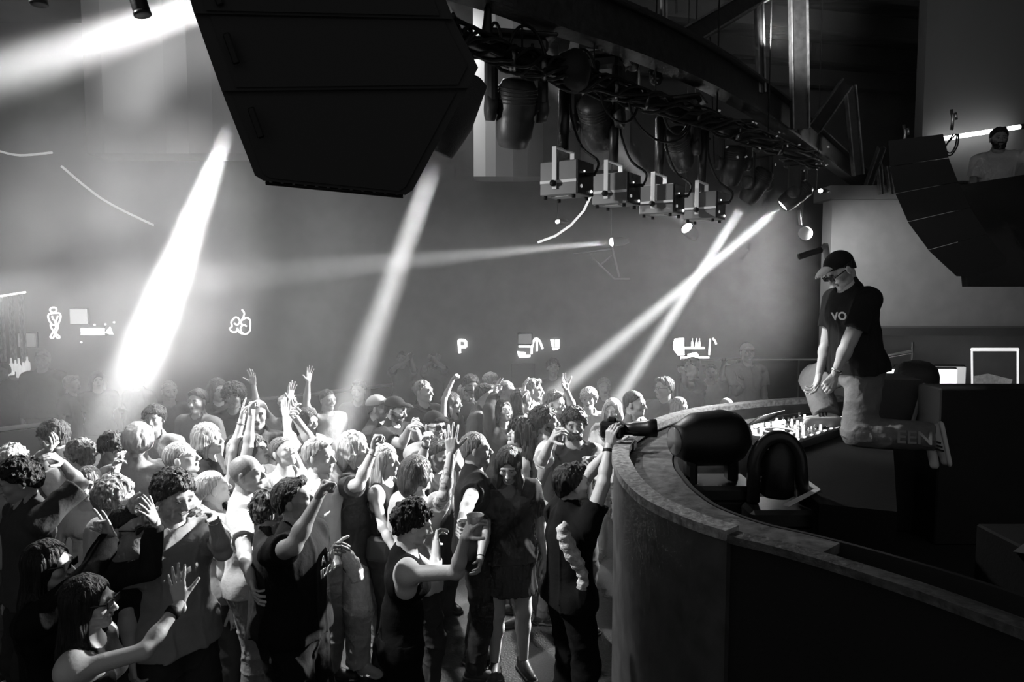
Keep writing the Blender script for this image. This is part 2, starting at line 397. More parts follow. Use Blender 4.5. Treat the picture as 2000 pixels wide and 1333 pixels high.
# ---------------------------------------------------------------- implicit-surface mesher
class Field:
    def __init__(s, lo, hi, h):
        s.h = h; s.lo = np.array(lo, np.float64) - 3 * h
        n = np.ceil((np.array(hi) + 3 * h - s.lo) / h).astype(int) + 1
        s.n = n; s.d = np.full(n, 1e3, np.float32)
        s.ax = [s.lo[i] + h * np.arange(n[i]) for i in range(3)]
    def block(s, lo, hi):
        a = np.maximum(np.floor((np.array(lo) - s.lo) / s.h).astype(int), 0)
        b = np.minimum(np.ceil((np.array(hi) - s.lo) / s.h).astype(int) + 1, s.n)
        if np.any(b <= a): return None
        sl = tuple(slice(a[i], b[i]) for i in range(3))
        X = s.ax[0][sl[0]][:, None, None]; Y = s.ax[1][sl[1]][None, :, None]; Z = s.ax[2][sl[2]][None, None, :]
        return sl, X, Y, Z
    def merge(s, sl, v, k, op='u'):
        a = s.d[sl]; v = v.astype(np.float32)
        if op == 'u':
            if k > 0: m = np.maximum(k - np.abs(a - v), 0) / k; s.d[sl] = np.minimum(a, v) - m * m * k * .25
            else: s.d[sl] = np.minimum(a, v)
        else:
            v = -v
            if k > 0: m = np.maximum(k - np.abs(a - v), 0) / k; s.d[sl] = np.maximum(a, v) + m * m * k * .25
            else: s.d[sl] = np.maximum(a, v)
    def cap(s, a, b, r1, r2=None, k=.02, u=None, q=1.0, op='u', cut=None):
        a = np.array(a, float); b = np.array(b, float); r2 = r1 if r2 is None else r2
        m = max(r1, r2) * max(1, q) + 2 * k + 3 * s.h
        bl = s.block(np.minimum(a, b) - m, np.maximum(a, b) + m)
        if bl is None: return s
        sl, X, Y, Z = bl; px, py, pz = X - a[0], Y - a[1], Z - a[2]; ab = b - a
        if u is not None:
            u = np.array(u, float); u = u / np.linalg.norm(u); c = 1 / q - 1
            t = (px * u[0] + py * u[1] + pz * u[2]) * c
            px, py, pz = px + u[0] * t, py + u[1] * t, pz + u[2] * t
            ab = ab + u * (ab @ u) * c
        L = max(ab @ ab, 1e-9); hh = np.clip((px * ab[0] + py * ab[1] + pz * ab[2]) / L, 0, 1)
        v = np.sqrt((px - ab[0] * hh) ** 2 + (py - ab[1] * hh) ** 2 + (pz - ab[2] * hh) ** 2) - (r1 + (r2 - r1) * hh)
        if cut:
            L2 = math.sqrt(L)
            al = (px * ab[0] + py * ab[1] + pz * ab[2]) / L2
            if cut in ('b', 'ab'): v = np.maximum(v, al - L2)
            if cut in ('a', 'ab'): v = np.maximum(v, -al)
        s.merge(sl, v, k, op); return s
    def ell(s, c, r, R=None, k=.02, op='u'):
        c = np.array(c, float); r = np.array(r, float); m = max(r) + 2 * k + 3 * s.h
        bl = s.block(c - m, c + m)
        if bl is None: return s
        sl, X, Y, Z = bl; px, py, pz = X - c[0], Y - c[1], Z - c[2]
        if R is not None: px, py, pz = [px * R[0, i] + py * R[1, i] + pz * R[2, i] for i in range(3)]
        k0 = np.sqrt((px / r[0]) ** 2 + (py / r[1]) ** 2 + (pz / r[2]) ** 2)
        k1 = np.sqrt((px / r[0] ** 2) ** 2 + (py / r[1] ** 2) ** 2 + (pz / r[2] ** 2) ** 2) + 1e-9
        s.merge(sl, k0 * (k0 - 1) / k1, k, op); return s
    def plane(s, p, n, k=0.0):
        "removes what lies on the side n points to"
        n = np.array(n, float); n /= np.linalg.norm(n); p = np.array(p, float)
        v = (s.ax[0][:, None, None] - p[0]) * n[0] + (s.ax[1][None, :, None] - p[1]) * n[1] + (s.ax[2][None, None, :] - p[2]) * n[2]
        s.merge((slice(None),) * 3, -v, k, 'i'); return s
    def grid(s): return s.ax[0][:, None, None], s.ax[1][None, :, None], s.ax[2][None, None, :]
    def noise(s, amp, freq, seed=0, st=(1, 1, 1)):
        X, Y, Z = s.grid()
        near = np.abs(s.d) < amp * 3 + 2 * s.h
        if not near.any(): return s
        I = np.nonzero(near)
        x = s.ax[0][I[0]] * freq * st[0]; y = s.ax[1][I[1]] * freq * st[1]; z = s.ax[2][I[2]] * freq * st[2]
        s.d[I] += (amp * (vnoise(x, y, z, seed) * .65 + vnoise(x * 2.1, y * 2.1, z * 2.1, seed + 5) * .35)).astype(np.float32)
        return s
    def ridge(s, amp, freq, seed=0, st=(1, 1, 1)):
        near = np.abs(s.d) < amp * 3 + 2 * s.h
        if not near.any(): return s
        I = np.nonzero(near)
        x0 = s.ax[0][I[0]]; y0 = s.ax[1][I[1]]; z0 = s.ax[2][I[2]]
        wx = vnoise(x0 * 3, y0 * 3, z0 * 3, seed + 20) * .8
        n = vnoise(x0 * freq * st[0] + wx, y0 * freq * st[1] + wx, z0 * freq * st[2] + wx, seed)
        r = np.clip(1 - np.abs(n) * 4.0, 0, 1) ** 1.5
        s.d[I] -= (amp * .8 * r).astype(np.float32)
        return s
    def mesh(s):
        d = s.d; sg = d < 0
        if not sg.any(): return np.zeros((0, 3)), np.zeros((0, 4), int)
        c = sg[:-1, :-1, :-1]
        A = np.zeros(c.shape, np.int8)
        corners = [(i, j, k) for i in (0, 1) for j in (0, 1) for k in (0, 1)]
        nx, ny, nz = c.shape
        for i, j, k in corners: A += sg[i:i + nx, j:j + ny, k:k + nz]
        I = np.nonzero((A > 0) & (A < 8)); nV = len(I[0])
        idx = np.full(c.shape, -1, np.int32); idx[I] = np.arange(nV)
        acc = np.zeros((nV, 3)); cnt = np.zeros(nV)
        for (a, b) in [(p, q) for p in corners for q in corners if sum(q) - sum(p) == 1 and all(q[t] >= p[t] for t in range(3))]:
            da = d[I[0] + a[0], I[1] + a[1], I[2] + a[2]].astype(float); db = d[I[0] + b[0], I[1] + b[1], I[2] + b[2]].astype(float)
            x = (da < 0) != (db < 0)
            t = np.where(x, da / np.where(x, da - db, 1), 0)
            for ax in range(3): acc[:, ax] += np.where(x, a[ax] + (b[ax] - a[ax]) * t, 0)
            cnt += x
        V = acc / np.maximum(cnt, 1)[:, None]
        for ax in range(3): V[:, ax] = s.lo[ax] + s.h * (V[:, ax] + I[ax])
        F = []
        for ax in range(3):
            o = [1, 1, 1]; o[ax] = 0
            b = [slice(1, -1)] * 3; b[ax] = slice(0, -1); b2 = list(b); b2[ax] = slice(1, None)
            s0 = sg[tuple(b)]; s1 = sg[tuple(b2)]
            J = np.nonzero(s0 != s1)
            if len(J[0]) == 0: continue
            base = [J[t] + (1 if t != ax else 0) for t in range(3)]
            u, v = (ax + 1) % 3, (ax + 2) % 3
            def cell(du, dv):
                q = list(base); q[u] = q[u] - du; q[v] = q[v] - dv; return idx[q[0], q[1], q[2]]
            Q = np.stack([cell(1, 1), cell(0, 1), cell(0, 0), cell(1, 0)], 1)
            fl = ~s0[J]
            Q[fl] = Q[fl][:, ::-1]
            F.append(Q)
        F = np.concatenate(F); F = F[(F >= 0).all(1)]
        return V, F

def _hash(x, y, z, seed):
    h = (x * 374761393 + y * 668265263 + z * 2147483647 + seed * 974634777) & 0xffffffff
    h = ((h ^ (h >> 13)) * 1274126177) & 0xffffffff
    return ((h ^ (h >> 16)) & 0xffff) / 32767.5 - 1
def vnoise(x, y, z, seed=0):
    xi, yi, zi = [np.floor(t).astype(np.int64) for t in (x, y, z)]
    fx, fy, fz = x - xi, y - yi, z - zi
    fx, fy, fz = [t * t * (3 - 2 * t) for t in (fx, fy, fz)]
    r = 0
    for i in (0, 1):
        for j in (0, 1):
            for k in (0, 1):
                r = r + _hash(xi + i, yi + j, zi + k, seed) * (fx if i else 1 - fx) * (fy if j else 1 - fy) * (fz if k else 1 - fz)
    return r

def link_mesh(name, parts, m, parent, tone=None):
    "parts: list of (V, F) in world coordinates -> one smooth mesh under parent"
    org = np.array(parent_org(parent).translation) if parent is not None else np.zeros(3)
    Vs, Fs, n = [], [], 0
    for V, F in parts:
        Vs.append(V); Fs.append(F + n); n += len(V)
    V = np.concatenate(Vs); F = np.concatenate(Fs)
    me = bpy.data.meshes.new(name)
    me.vertices.add(len(V)); me.vertices.foreach_set('co', (V - org).astype(np.float32).ravel())
    me.loops.add(len(F) * 4); me.loops.foreach_set('vertex_index', F.astype(np.int32).ravel())
    me.polygons.add(len(F)); me.polygons.foreach_set('loop_start', np.arange(0, len(F) * 4, 4, dtype=np.int32))
    me.polygons.foreach_set('use_smooth', np.ones(len(F), bool))
    if tone is not None:
        at = me.attributes.new('tone', 'FLOAT', 'POINT'); at.data.foreach_set('value', tone.astype(np.float32))
    me.materials.append(m); me.update(calc_edges=True); me.validate()
    o = bpy.data.objects.new(name, me); put(o, parent)
    return o
# ---------------------------------------------------------------- people
def V3(*a): return np.array(a, float)
def unit(v): v = np.array(v, float); return v / max(np.linalg.norm(v), 1e-9)
def rot(v, ax, deg):
    a = math.radians(deg); ax = unit(ax); v = np.array(v, float)
    return v * math.cos(a) + np.cross(ax, v) * math.sin(a) + ax * (ax @ v) * (1 - math.cos(a))
CAMN = V3(0, 0, CAM_Z)
def on_sphere(px, c, r, near=True):
    d = unit(np.array(ray(*px))); oc = CAMN - c
    b = d @ oc; disc = b * b - (oc @ oc - r * r)
    if disc > 0:
        t = -b - math.sqrt(disc) if near else -b + math.sqrt(disc)
        return CAMN + d * t
    q = CAMN + d * (-b); return c + unit(q - c) * r

FINGER = {  # curl angles (knuckle, middle, end) for index..little, splay factor, thumb (out, bend)
    'fist': ([(78, 95, 60)] * 4, 0, (25, 70)),
    'open': ([(8, 8, 6), (4, 8, 6), (6, 10, 6), (10, 12, 8)], 1.5, (50, 8)),
    'relax': ([(18, 25, 15), (24, 30, 18), (30, 34, 20), (36, 38, 22)], .6, (32, 22)),
    'point': ([(4, 6, 4), (66, 85, 50), (74, 90, 55), (78, 90, 55)], .3, (30, 45)),
    'peace': ([(4, 5, 4), (6, 6, 4), (72, 90, 55), (76, 90, 55)], 1.4, (25, 60)),
    'horn': ([(4, 5, 4), (74, 88, 50), (74, 88, 50), (6, 8, 5)], 1.4, (55, 10)),
    'hold': ([(38, 48, 26), (40, 50, 28), (42, 50, 28), (44, 50, 28)], .2, (58, 30)),
}
def hand(parts, wrist, d, n, right, k, pose, h):
    "adds one hand mesh; d: wrist to fingers, n: the way the palm faces"
    d = unit(d); n = unit(n - d * (n @ d)); sdir = np.cross(d, n) * (-1 if right else 1)   # towards the thumb
    curls, splay, th = FINGER[pose]
    f = Field(wrist - .22 * k, wrist + .22 * k, h)
    W = [.030, .011, -.009, -.027]; Lm = [.088, .092, .087, .078]
    LF = [(.044, .026, .021), (.049, .030, .022), (.045, .028, .022), (.035, .021, .019)]
    R = [.0088, .0090, .0086, .0076]
    f.cap(wrist - d * .03 * k, wrist + d * .012 * k, .026 * k, .024 * k, k=.01, u=n, q=.72)
    kn = []
    for i in range(4):
        a = wrist + d * .012 * k + sdir * W[i] * .55 * k; b = wrist + d * Lm[i] * k + sdir * W[i] * k
        f.cap(a, b, .0145 * k, .0115 * k, k=.012, u=n, q=.9); kn.append(b)
    f.cap(wrist + d * .02 * k + sdir * .014 * k + n * .006 * k, wrist + d * .052 * k + sdir * .026 * k + n * .008 * k, .016 * k, .014 * k, k=.012)
    for i in range(4):
        p = kn[i]; dr = rot(d, n, (-1 if right else 1) * 0) + sdir * W[i] * splay * 4.0; dr = unit(dr)
        ax = np.cross(dr, n); r = R[i] * k * max(1, 1.25 * h / .006 * .6 if h > .006 else 1)
        ang = 0
        for j in range(3):
            ang += curls[i][j]; q = p + rot(dr, ax, ang) * LF[i][j] * k
            f.cap(p, q, r * (1 - .07 * j), r * (1 - .07 * (j + 1)), k=.004); p = q
    t0 = wrist + d * .026 * k + sdir * .024 * k + n * .006 * k
    out = unit(d * math.cos(math.radians(th[0])) + sdir * math.sin(math.radians(th[0])) + n * .25)
    t1 = t0 + out * .042 * k; ax = np.cross(out, n * .6 - sdir * .8)
    o2 = rot(out, ax, th[1] * .5); t2 = t1 + o2 * .034 * k; o3 = rot(out, ax, th[1]); t3 = t2 + o3 * .027 * k
    f.cap(t0, t1, .0150 * k, .0115 * k, k=.012); f.cap(t1, t2, .0110 * k, .0098 * k, k=.004); f.cap(t2, t3, .0098 * k, .0085 * k, k=.003)
    parts.append(f.mesh())
    return wrist + d * .075 * k + n * .035 * k      # where a held thing sits

def head_mesh(hc, S, Fw, U, k, h, neck, female, jaw=1.0):
    R = np.stack([S, Fw, U], 1)
    def T(x, y, z): return hc + R @ V3(x, y, z) * k
    f = Field(hc - .19 * k, hc + .17 * k, h)
    f.ell(T(0, -.012, .022), V3(.076, .096, .090) * k, R, k=.02)
    f.ell(T(0, .022, -.032), V3(.058, .070, .080) * k * V3(jaw, 1, 1), R, k=.03 * k)
    f.cap(T(-.038 * jaw, .02, -.078), T(0, .066, -.096), .018 * k, .019 * k, k=.025 * k)
    f.cap(T(.038 * jaw, .02, -.078), T(0, .066, -.096), .018 * k, .019 * k, k=.025 * k)
    f.cap(T(-.040, .078, .016), T(.040, .078, .016), .012 * k, k=.018 * k)
    for s_ in (-1, 1):
        f.ell(T(s_ * .040, .060, -.030), V3(.022, .022, .020) * k, R, k=.02 * k)
        f.ell(T(s_ * .031, .104, .000), V3(.019, .016, .012) * k, R, k=.012 * k, op='i')
        f.ell(T(s_ * .031, .080, -.001), V3(.0135, .0135, .0125) * k, R, k=.003 * k)
        f.ell(T(s_ * .081, -.008, -.012), V3(.009, .019, .032) * k, R, k=.008 * k)
    f.cap(T(0, .086, .008), T(0, .112, -.034), .0075 * k, .0120 * k, k=.014 * k)
    for s_ in (-1, 1): f.ell(T(s_ * .012, .102, -.038), V3(.009, .012, .008) * k, R, k=.006 * k)
    f.cap(T(-.017, .091, -.058), T(.017, .091, -.058), .0068 * k, k=.008 * k, u=U, q=.7)
    f.cap(T(-.015, .089, -.069), T(.015, .089, -.069), .0075 * k, k=.006 * k, u=U, q=.8)
    f.cap(T(-.018, .103, -.0635), T(.018, .103, -.0635), .0035 * k, k=.004 * k, op='i')
    f.cap(neck, T(0, -.022, -.06), (.050 if female else .059) * k, (.046 if female else .054) * k, k=.03)
    V, F = f.mesh()
    return V, F

def face_tone(V, hc, S, Fw, U, k, sk, beard=0.0, brow=.25, buzz=0.0, lips=.6):
    L = (V - hc) @ np.stack([S, Fw, U], 1) / k
    x, y, z = L[:, 0], L[:, 1], L[:, 2]; ax = np.abs(x)
    t = np.ones(len(V))
    nz = vnoise(V[:, 0] * 140, V[:, 1] * 140, V[:, 2] * 140, 3) * .5 + .5
    if buzz > 0:
        m = (z > .735 * y - .004) & (z > -.06); t[m] *= (1 - buzz) + buzz * .3 * nz[m]
    if beard > 0:
        m = (z < -.018 - .35 * np.clip(y - .06, -.1, .06)) & (z > -.12) & (y > -.012) & ~((ax < .021) & (z > -.077) & (z < -.052))
        m &= ~((z > -.05) & (y > .085)); t[m] *= (1 - beard) + beard * .35 * nz[m]
        mo = (ax < .027) & (z > -.056) & (z < -.044) & (y > .08); t[mo] *= 1 - beard * .8
    m = (ax > .012) & (ax < .049) & (np.abs(z - .0205 - .12 * (.03 - ax)) < .0052) & (y > .07); t[m] = brow
    e = np.sqrt(((ax - .031) / .0125) ** 2 + ((z + .001) / .0062) ** 2) < 1
    e &= y > .07; t[e] = min(1.3, .75 / max(sk, .05))
    i = np.sqrt(((ax - .031) / .0056) ** 2 + ((z + .001) / .0056) ** 2) < 1
    t[i & (y > .07)] = .08
    m = (ax > .014) & (ax < .047) & (z > .004) & (z < .0085) & (y > .07); t[m] = .3
    m = ((x / .023) ** 2 + ((z + .064) / .0105) ** 2 < 1) & (y > .08); t[m] = lips
    return t

def person(label, hx, hy, H=1.75, f=90, z0=0.0, look=None, pitch=0, roll=0, hair='short', hv=.03, sk=.45, top='tee', tv=.03,
           bot='pants', bv=.03, L=None, R=None, lean=(0, 0), wt=1.0, fem=False, beard=0.0, buzz=0.0, dist=None, lod=1, extra=None,
           legs=None, cap=None, specs=None, sleeve=.55, hem=0.0, shoes=True, shv=.03, group='people in the crowd', seed=None,
           root_xy=None, fall=None, skirt=.38, name='person', hold=None, crouch=0.0, hipoff=None, jacket=None, capang=0, bang=False, tattoo=False, folds=1.0, jaw=None):
    seed = seed if seed is not None else (hash((int(hx), int(hy))) & 0xffff)
    k = H / 1.75; kw = k * (.93 if fem else 1.0)
    hB = {0: .008, 1: .011, 2: .016, 3: .022}[lod]; hH = {0: .0036, 1: .005, 2: .0075, 3: .011}[lod]; hHand = {0: .0036, 1: .0045, 2: .006, 3: .008}[lod]
    a = math.radians(f); Fb = V3(math.sin(a), math.cos(a), 0); Sb = V3(math.cos(a), -math.sin(a), 0); Zu = V3(0, 0, 1)   # Sb: the person's right
    lf, ls = lean
    Ut = unit(rot(rot(Zu, Sb, -lf), Fb, ls)); Ft = unit(Fb - Ut * (Fb @ Ut)); St = np.cross(Ft, Ut)
    hipz = (.945 - crouch) * k
    la = math.radians(f if look is None else look)
    Fh = V3(math.sin(la), math.cos(la), 0); Sh = V3(math.cos(la), -math.sin(la), 0)
    Fh = rot(Fh, Sh, pitch); Uh = np.cross(Sh, Fh); Sh = rot(Sh, Fh, roll); Uh = rot(Uh, Fh, roll)
    hip = V3(0, 0, hipz); chest = hip + Ut * .47 * k; neck = hip + Ut * .540 * k
    hc = neck + Ut * .072 * k + Uh * .072 * k + Fh * .018 * k
    topp = hc + Uh * .112 * k + (Uh * .02 if hair in ('afro', 'curly', 'messy') else 0)
    if dist is None: pt = np.array(PZ(hx, hy, z0 + topp[2]))
    else:
        pt = np.array(P(hx, hy, dist)); z0 = pt[2] - topp[2]
    off = V3(pt[0] - topp[0], pt[1] - topp[1], z0)
    hip, chest, neck, hc = [p + off for p in (hip, chest, neck, hc)]
    root = empty(name, (off[0], off[1], z0), label, 'person', group)
    sw = (.165 if fem else .183) * k * (1 + .3 * (wt - 1)); hw = .088 * k
    shoR, shoL = chest + St * sw - Ut * .02 * k, chest - St * sw - Ut * .02 * k
    LU, LFo = .285 * k, .255 * k
    arms = {}
    for side, spec, sho in (('R', R, shoR), ('L', L, shoL)):
        sg = 1 if side == 'R' else -1
        pose, palm = 'relax', None
        if spec is None or spec == 'hang':
            e = sho + unit(-Zu + St * sg * .16 - Ft * .04) * LU; w_ = e + unit(-Zu + St * sg * .03 + Ft * .22) * LFo
            palm = -St * sg
        elif isinstance(spec, tuple):      # local directions: (elbow dir (right, fwd, up), wrist dir, pose)
            ed, wd, pose = spec[:3]
            # right component is mirrored for the left arm: + is outward
            e = sho + unit(St * sg * ed[0] + Ft * ed[1] + Zu * ed[2]) * LU
            w_ = e + unit(St * sg * wd[0] + Ft * wd[1] + Zu * wd[2]) * LFo; palm = Ft
        else:
            pose = spec.get('pose', 'relax'); palm = spec.get('palm', None)
            e = on_sphere(spec['e'], sho, LU, spec.get('ne', True)); w_ = on_sphere(spec['h'], e, LFo, spec.get('nh', True))
        hd = unit(w_ - e)
        if isinstance(spec, dict) and 'tip' in spec: hd = unit(on_sphere(spec['tip'], w_, .17 * k, spec.get('nt', True)) - w_)
        elif isinstance(spec, dict) is False and (spec is None or spec == 'hang'): hd = unit(hd * .9 - Zu * .3)
        if palm is None: palm = Ft
        palm = np.array(palm, float)
        if isinstance(palm, np.ndarray) and abs(unit(palm) @ hd) > .95: palm = Ft if abs(Ft @ hd) < .9 else St
        arms[side] = (sho, e, w_, hd, palm, pose)
    # legs
    leg = {}
    for side, sg in (('R', 1), ('L', -1)):
        hp = hip + Sb * sg * hw - Zu * .02 * k
        if legs and side in legs:
            sp = legs[side]; kn = np.array(sp['k'](hp, k)) if callable(sp['k']) else on_sphere(sp['k'], hp, .43 * k, sp.get('nk', True))
            an = np.array(sp['a'](kn, k)) if callable(sp['a']) else on_sphere(sp['a'], kn, .42 * k, sp.get('na', True)); fd = sp.get('f', Fb)
        else:
            an = V3(off[0], off[1], z0) + Sb * sg * (.11 if hipoff is None else hipoff) * k + Zu * .085 * k
            mid = (hp + an) / 2; D = np.linalg.norm(hp - an); bend = math.sqrt(max((.425 * k) ** 2 - (D / 2) ** 2, 1e-4))
            kn = mid + Fb * min(bend, .5) ; fd = unit(Fb + Sb * sg * .25)
        leg[side] = (hp, kn, an, np.array(fd, float))
    pts = np.array([hc + Uh * .16, hip, chest] + [p for s_ in 'RL' for p in arms[s_][:3]] + [p for s_ in 'RL' for p in leg[s_][:3]] + [leg[s_][2] + leg[s_][3] * .2 for s_ in 'RL'])
    lo, hi = pts.min(0) - .17 * k, pts.max(0) + .17 * k; lo[2] = max(lo[2], z0 - .02)
    w = wt * kw
    belly = hip + Ut * .16 * k
    def torso(fl, g=0.0, kk=.05):
        fl.cap(leg['L'][0], leg['R'][0], .088 * w + g, k=kk, u=Ft, q=.95)
        fl.cap(hip - Ut * .02 * k, belly, .135 * w + g, (.115 if fem else .125) * w * (1.0 if wt < 1.1 else 1.08) + g, k=kk, u=Ft, q=.72 if wt < 1.1 else .85)
        fl.cap(belly, chest - Ut * .12 * k, (.115 if fem else .127) * w + g, (.125 if fem else .148) * w + g, k=kk, u=Ft, q=.72)
        fl.cap(chest - St * .09 * k - Ut * .10 * k + Ft * .005, chest + St * .09 * k - Ut * .10 * k + Ft * .005, .095 * w + g, k=kk, u=Ft, q=1.0)
        fl.cap(chest - St * .13 * k, chest + St * .13 * k, .056 * k + g, k=kk)
        fl.cap(chest + Ut * .03 * k - Ft * .01, neck + Ut * .02 * k, .07 * k + g, .052 * k + g, k=kk)
        if fem:
            for sg in (-1, 1): fl.ell(chest + St * sg * .068 * k - Ut * .12 * k + Ft * .085 * k, V3(.055, .055, .055) * w + g * .6, None, k=.03)
    B = Field(lo, hi, hB)
    torso(B)
    if not fem: pass
    B.cap(neck - Ut * .03, hc - Uh * .05 * k - Fh * .02 * k, (.048 if fem else .057) * k, k=.03)
    B.ell(hc - Fh * .005, V3(.062, .062, .062) * k, None, k=.01)
    for s_ in 'RL':
        sho, e, w_, hd, pn, pose = arms[s_]
        au = w if wt < 1.2 else w * .95
        B.ell(sho, V3(.056, .056, .056) * w, None, k=.05)
        B.cap(sho, e, (.044 if fem else .051) * au, (.036 if fem else .041) * au, k=.03)
        B.cap(e, e + (w_ - e) * .35, .036 * au, (.035 if fem else .039) * au, k=.02); B.cap(e + (w_ - e) * .3, w_, (.034 if fem else .038) * au, .025 * k, k=.02)
        hp, kn, an, fd = leg[s_]
        B.cap(hp, kn, .084 * w, .056 * w, k=.05); B.cap(kn, kn + (an - kn) * .35 - fd * .012, .052 * w, .055 * w, k=.03)
        B.cap(kn + (an - kn) * .3 - fd * .01, an, .053 * w, .034 * k, k=.02)
        B.cap(an - fd * .03 * k - Zu * .04 * k, an + fd * .13 * k - Zu * .055 * k, .032 * k, .028 * k, k=.03)
    parts = [B.mesh()]
    hv_, hf_ = head_mesh(hc, Sh, Fh, Uh, k, hH, neck + Ut * .0, fem, jaw or (.9 if fem else 1.0)); 
    parts.append((hv_, hf_)); n0 = len(parts[0][0])
    holdp = {}
    for s_ in 'RL':
        sho, e, w_, hd, pn, pose = arms[s_]
        holdp[s_] = (hand(parts, w_, hd, pn, s_ == 'R', k * (.93 if fem else 1.0), pose, hHand), hd, unit(pn - hd * (pn @ hd)), w_)
    allV = np.concatenate([p[0] for p in parts]); tone = np.ones(len(allV))
    tone[n0:n0 + len(hv_)] = face_tone(hv_, hc, Sh, Fh, Uh, k, sk, beard, brow=.25 if hv < .3 else .6, buzz=buzz)
    if tattoo:
        sho, e, w_, hd, pn, pose = arms[tattoo]
        ab = w_ - sho; q = allV - e; dd = np.linalg.norm(q, axis=1)
        nn = vnoise(allV[:, 0] * 45, allV[:, 1] * 45, allV[:, 2] * 45, 11)
        mm = (dd < .17) & (np.abs(nn) < .16); tone[mm] *= .35
    body = link_mesh('body', parts, skin(sk), root, tone)

    def clamp(fl, p, n): fl.plane(p, n)
    # ---- bottoms
    if bot in ('pants', 'shorts', 'baggy'):
        G = Field(np.minimum(lo, lo), V3(hi[0], hi[1], hip[2] + .14 * k), hB)
        wide = .022 if bot != 'baggy' else .036
        G.cap(leg['L'][0], leg['R'][0], .102 * w, k=.05, u=Ft, q=.98)
        G.cap(hip - Ut * .02 * k, hip + Ut * .08 * k, .145 * w, .128 * w, k=.05, u=Ft, q=.72 if wt < 1.1 else .88)
        for s_ in 'RL':
            hp, kn, an, fd = leg[s_]
            if bot == 'shorts': G.cap(hp, kn + (an - kn) * .02, .092 * w + .012, .085 * w + .012, k=.04, cut='b')
            else:
                G.cap(hp, kn, .090 * w + wide * .4, .062 * w + wide, k=.04)
                G.cap(kn, an + unit(an - kn) * .02, .060 * w + wide, .046 * w + wide, k=.03, cut='b')
        G.plane(hip + Ut * .05 * k, Ut)
        if lod < 3: G.noise(.006 * folds, 11, seed, (.6, .6, 1.9)); G.ridge(.010 * folds, 7.5, seed + 1, (1.0, 1.0, 1.3))
        link_mesh('shorts' if bot == 'shorts' else 'trousers', [G.mesh()], denim(bv) if bv > .1 else cloth(bv), root)
    elif bot in ('skirt', 'longskirt'):
        ln = skirt * k; G = Field(lo, V3(hi[0], hi[1], hip[2] + .16 * k), hB)
        G.cap(hip + Ut * .10 * k, hip - Zu * .1 * k, .128 * w, .175 * w, k=0, u=Fb, q=.8)
        G.cap(hip - Zu * .1 * k, hip - Zu * (ln + .1), .175 * w, .22 * w, k=.03, u=Fb, q=.85)
        G.cap(leg['L'][0], leg['R'][0], .112 * w, k=.04)
        G.plane(hip + Ut * .09 * k, Ut); G.plane(hip - Zu * ln, -Zu)
        if lod < 3: G.noise(.012, 16, seed, (1.6, 1.6, .3))
        link_mesh('skirt', [G.mesh()], cloth(bv), root)
    # ---- tops
    if top:
        G = Field(lo, V3(hi[0], hi[1], hi[2]), hB); g = .014 if top != 'fit' else .007
        torso(G, g, .045)
        hemp = hip - Ut * (.06 + hem) * k if top not in ('crop',) else hip + Ut * .14 * k
        if top not in ('crop', 'fit', 'tank'):
            G.cap(chest - Ut * .14 * k, hemp - Ut * .05, .135 * w + g, .158 * w + g, k=.04, u=Ft, q=.84); G.cap(hemp - Sb * .075 * w, hemp + Sb * .075 * w, .122 * w + g, k=.04); G.cap(leg['L'][0] + Ut * .03, leg['R'][0] + Ut * .03, .112 * w + g, k=.03)
        for s_ in 'RL':
            hp, kn = leg[s_][:2]; G.cap(hp, hp + (kn - hp) * .35, .084 * w + g, .074 * w + g, k=.05)
        if top in ('tee', 'long', 'jacket'):
            for s_ in 'RL':
                sho, e, w_, hd, pn, pose = arms[s_]; r0 = .056 * w + g
                if top == 'tee':
                    G.cap(sho, sho + (e - sho) * sleeve / .55 * .62, r0 + .004, .058 * w + g, k=.035, cut='b')
                else:
                    G.cap(sho, e, r0 + .004, .046 * w + g, k=.035)
                    G.cap(e, e + (w_ - e) * (.93 if sleeve > .5 else sleeve * 2), .046 * w + g, .034 * k + g, k=.02, cut='b')
        else:
            for s_ in 'RL':
                sg = 1 if s_ == 'R' else -1
                G.cap(chest + St * sg * .19 * k + Ut * .12 * k, chest + St * sg * .19 * k - Ut * .10 * k, .062 * k, k=.01, op='i')
                sho, e, w_, hd, pn, pose = arms[s_]
                G.cap(sho + (e - sho) * .2, e, .07 * w, k=.01, op='i')
        # neckline
        nf = .05 if top in ('tee', 'long', 'jacket') else .085
        G.cap(neck + Ut * .2, neck + Ut * .012 * k + Ft * .03 * k, .068 * k, (.064 if nf < .06 else .085) * k, k=.008, op='i')
        G.plane(hemp, -Ut)
        G.plane(neck + Ut * .03 * k, Ut - Ft * .0)if False else None
        if lod < 3: G.noise((.007 if g > .01 else .003) * folds, 9, seed + 3, (1.0, 1.0, .75)); G.ridge((.013 if g > .01 else .006) * folds, 5.5, seed + 4, (1.5, 1.5, .55))
        nm = {'tee': 'shirt', 'long': 'long_sleeve_shirt', 'tank': 'tank_top', 'crop': 'crop_top', 'fit': 'tank_top', 'jacket': 'jacket'}[top]
        link_mesh(nm, [G.mesh()], cloth(tv), root)
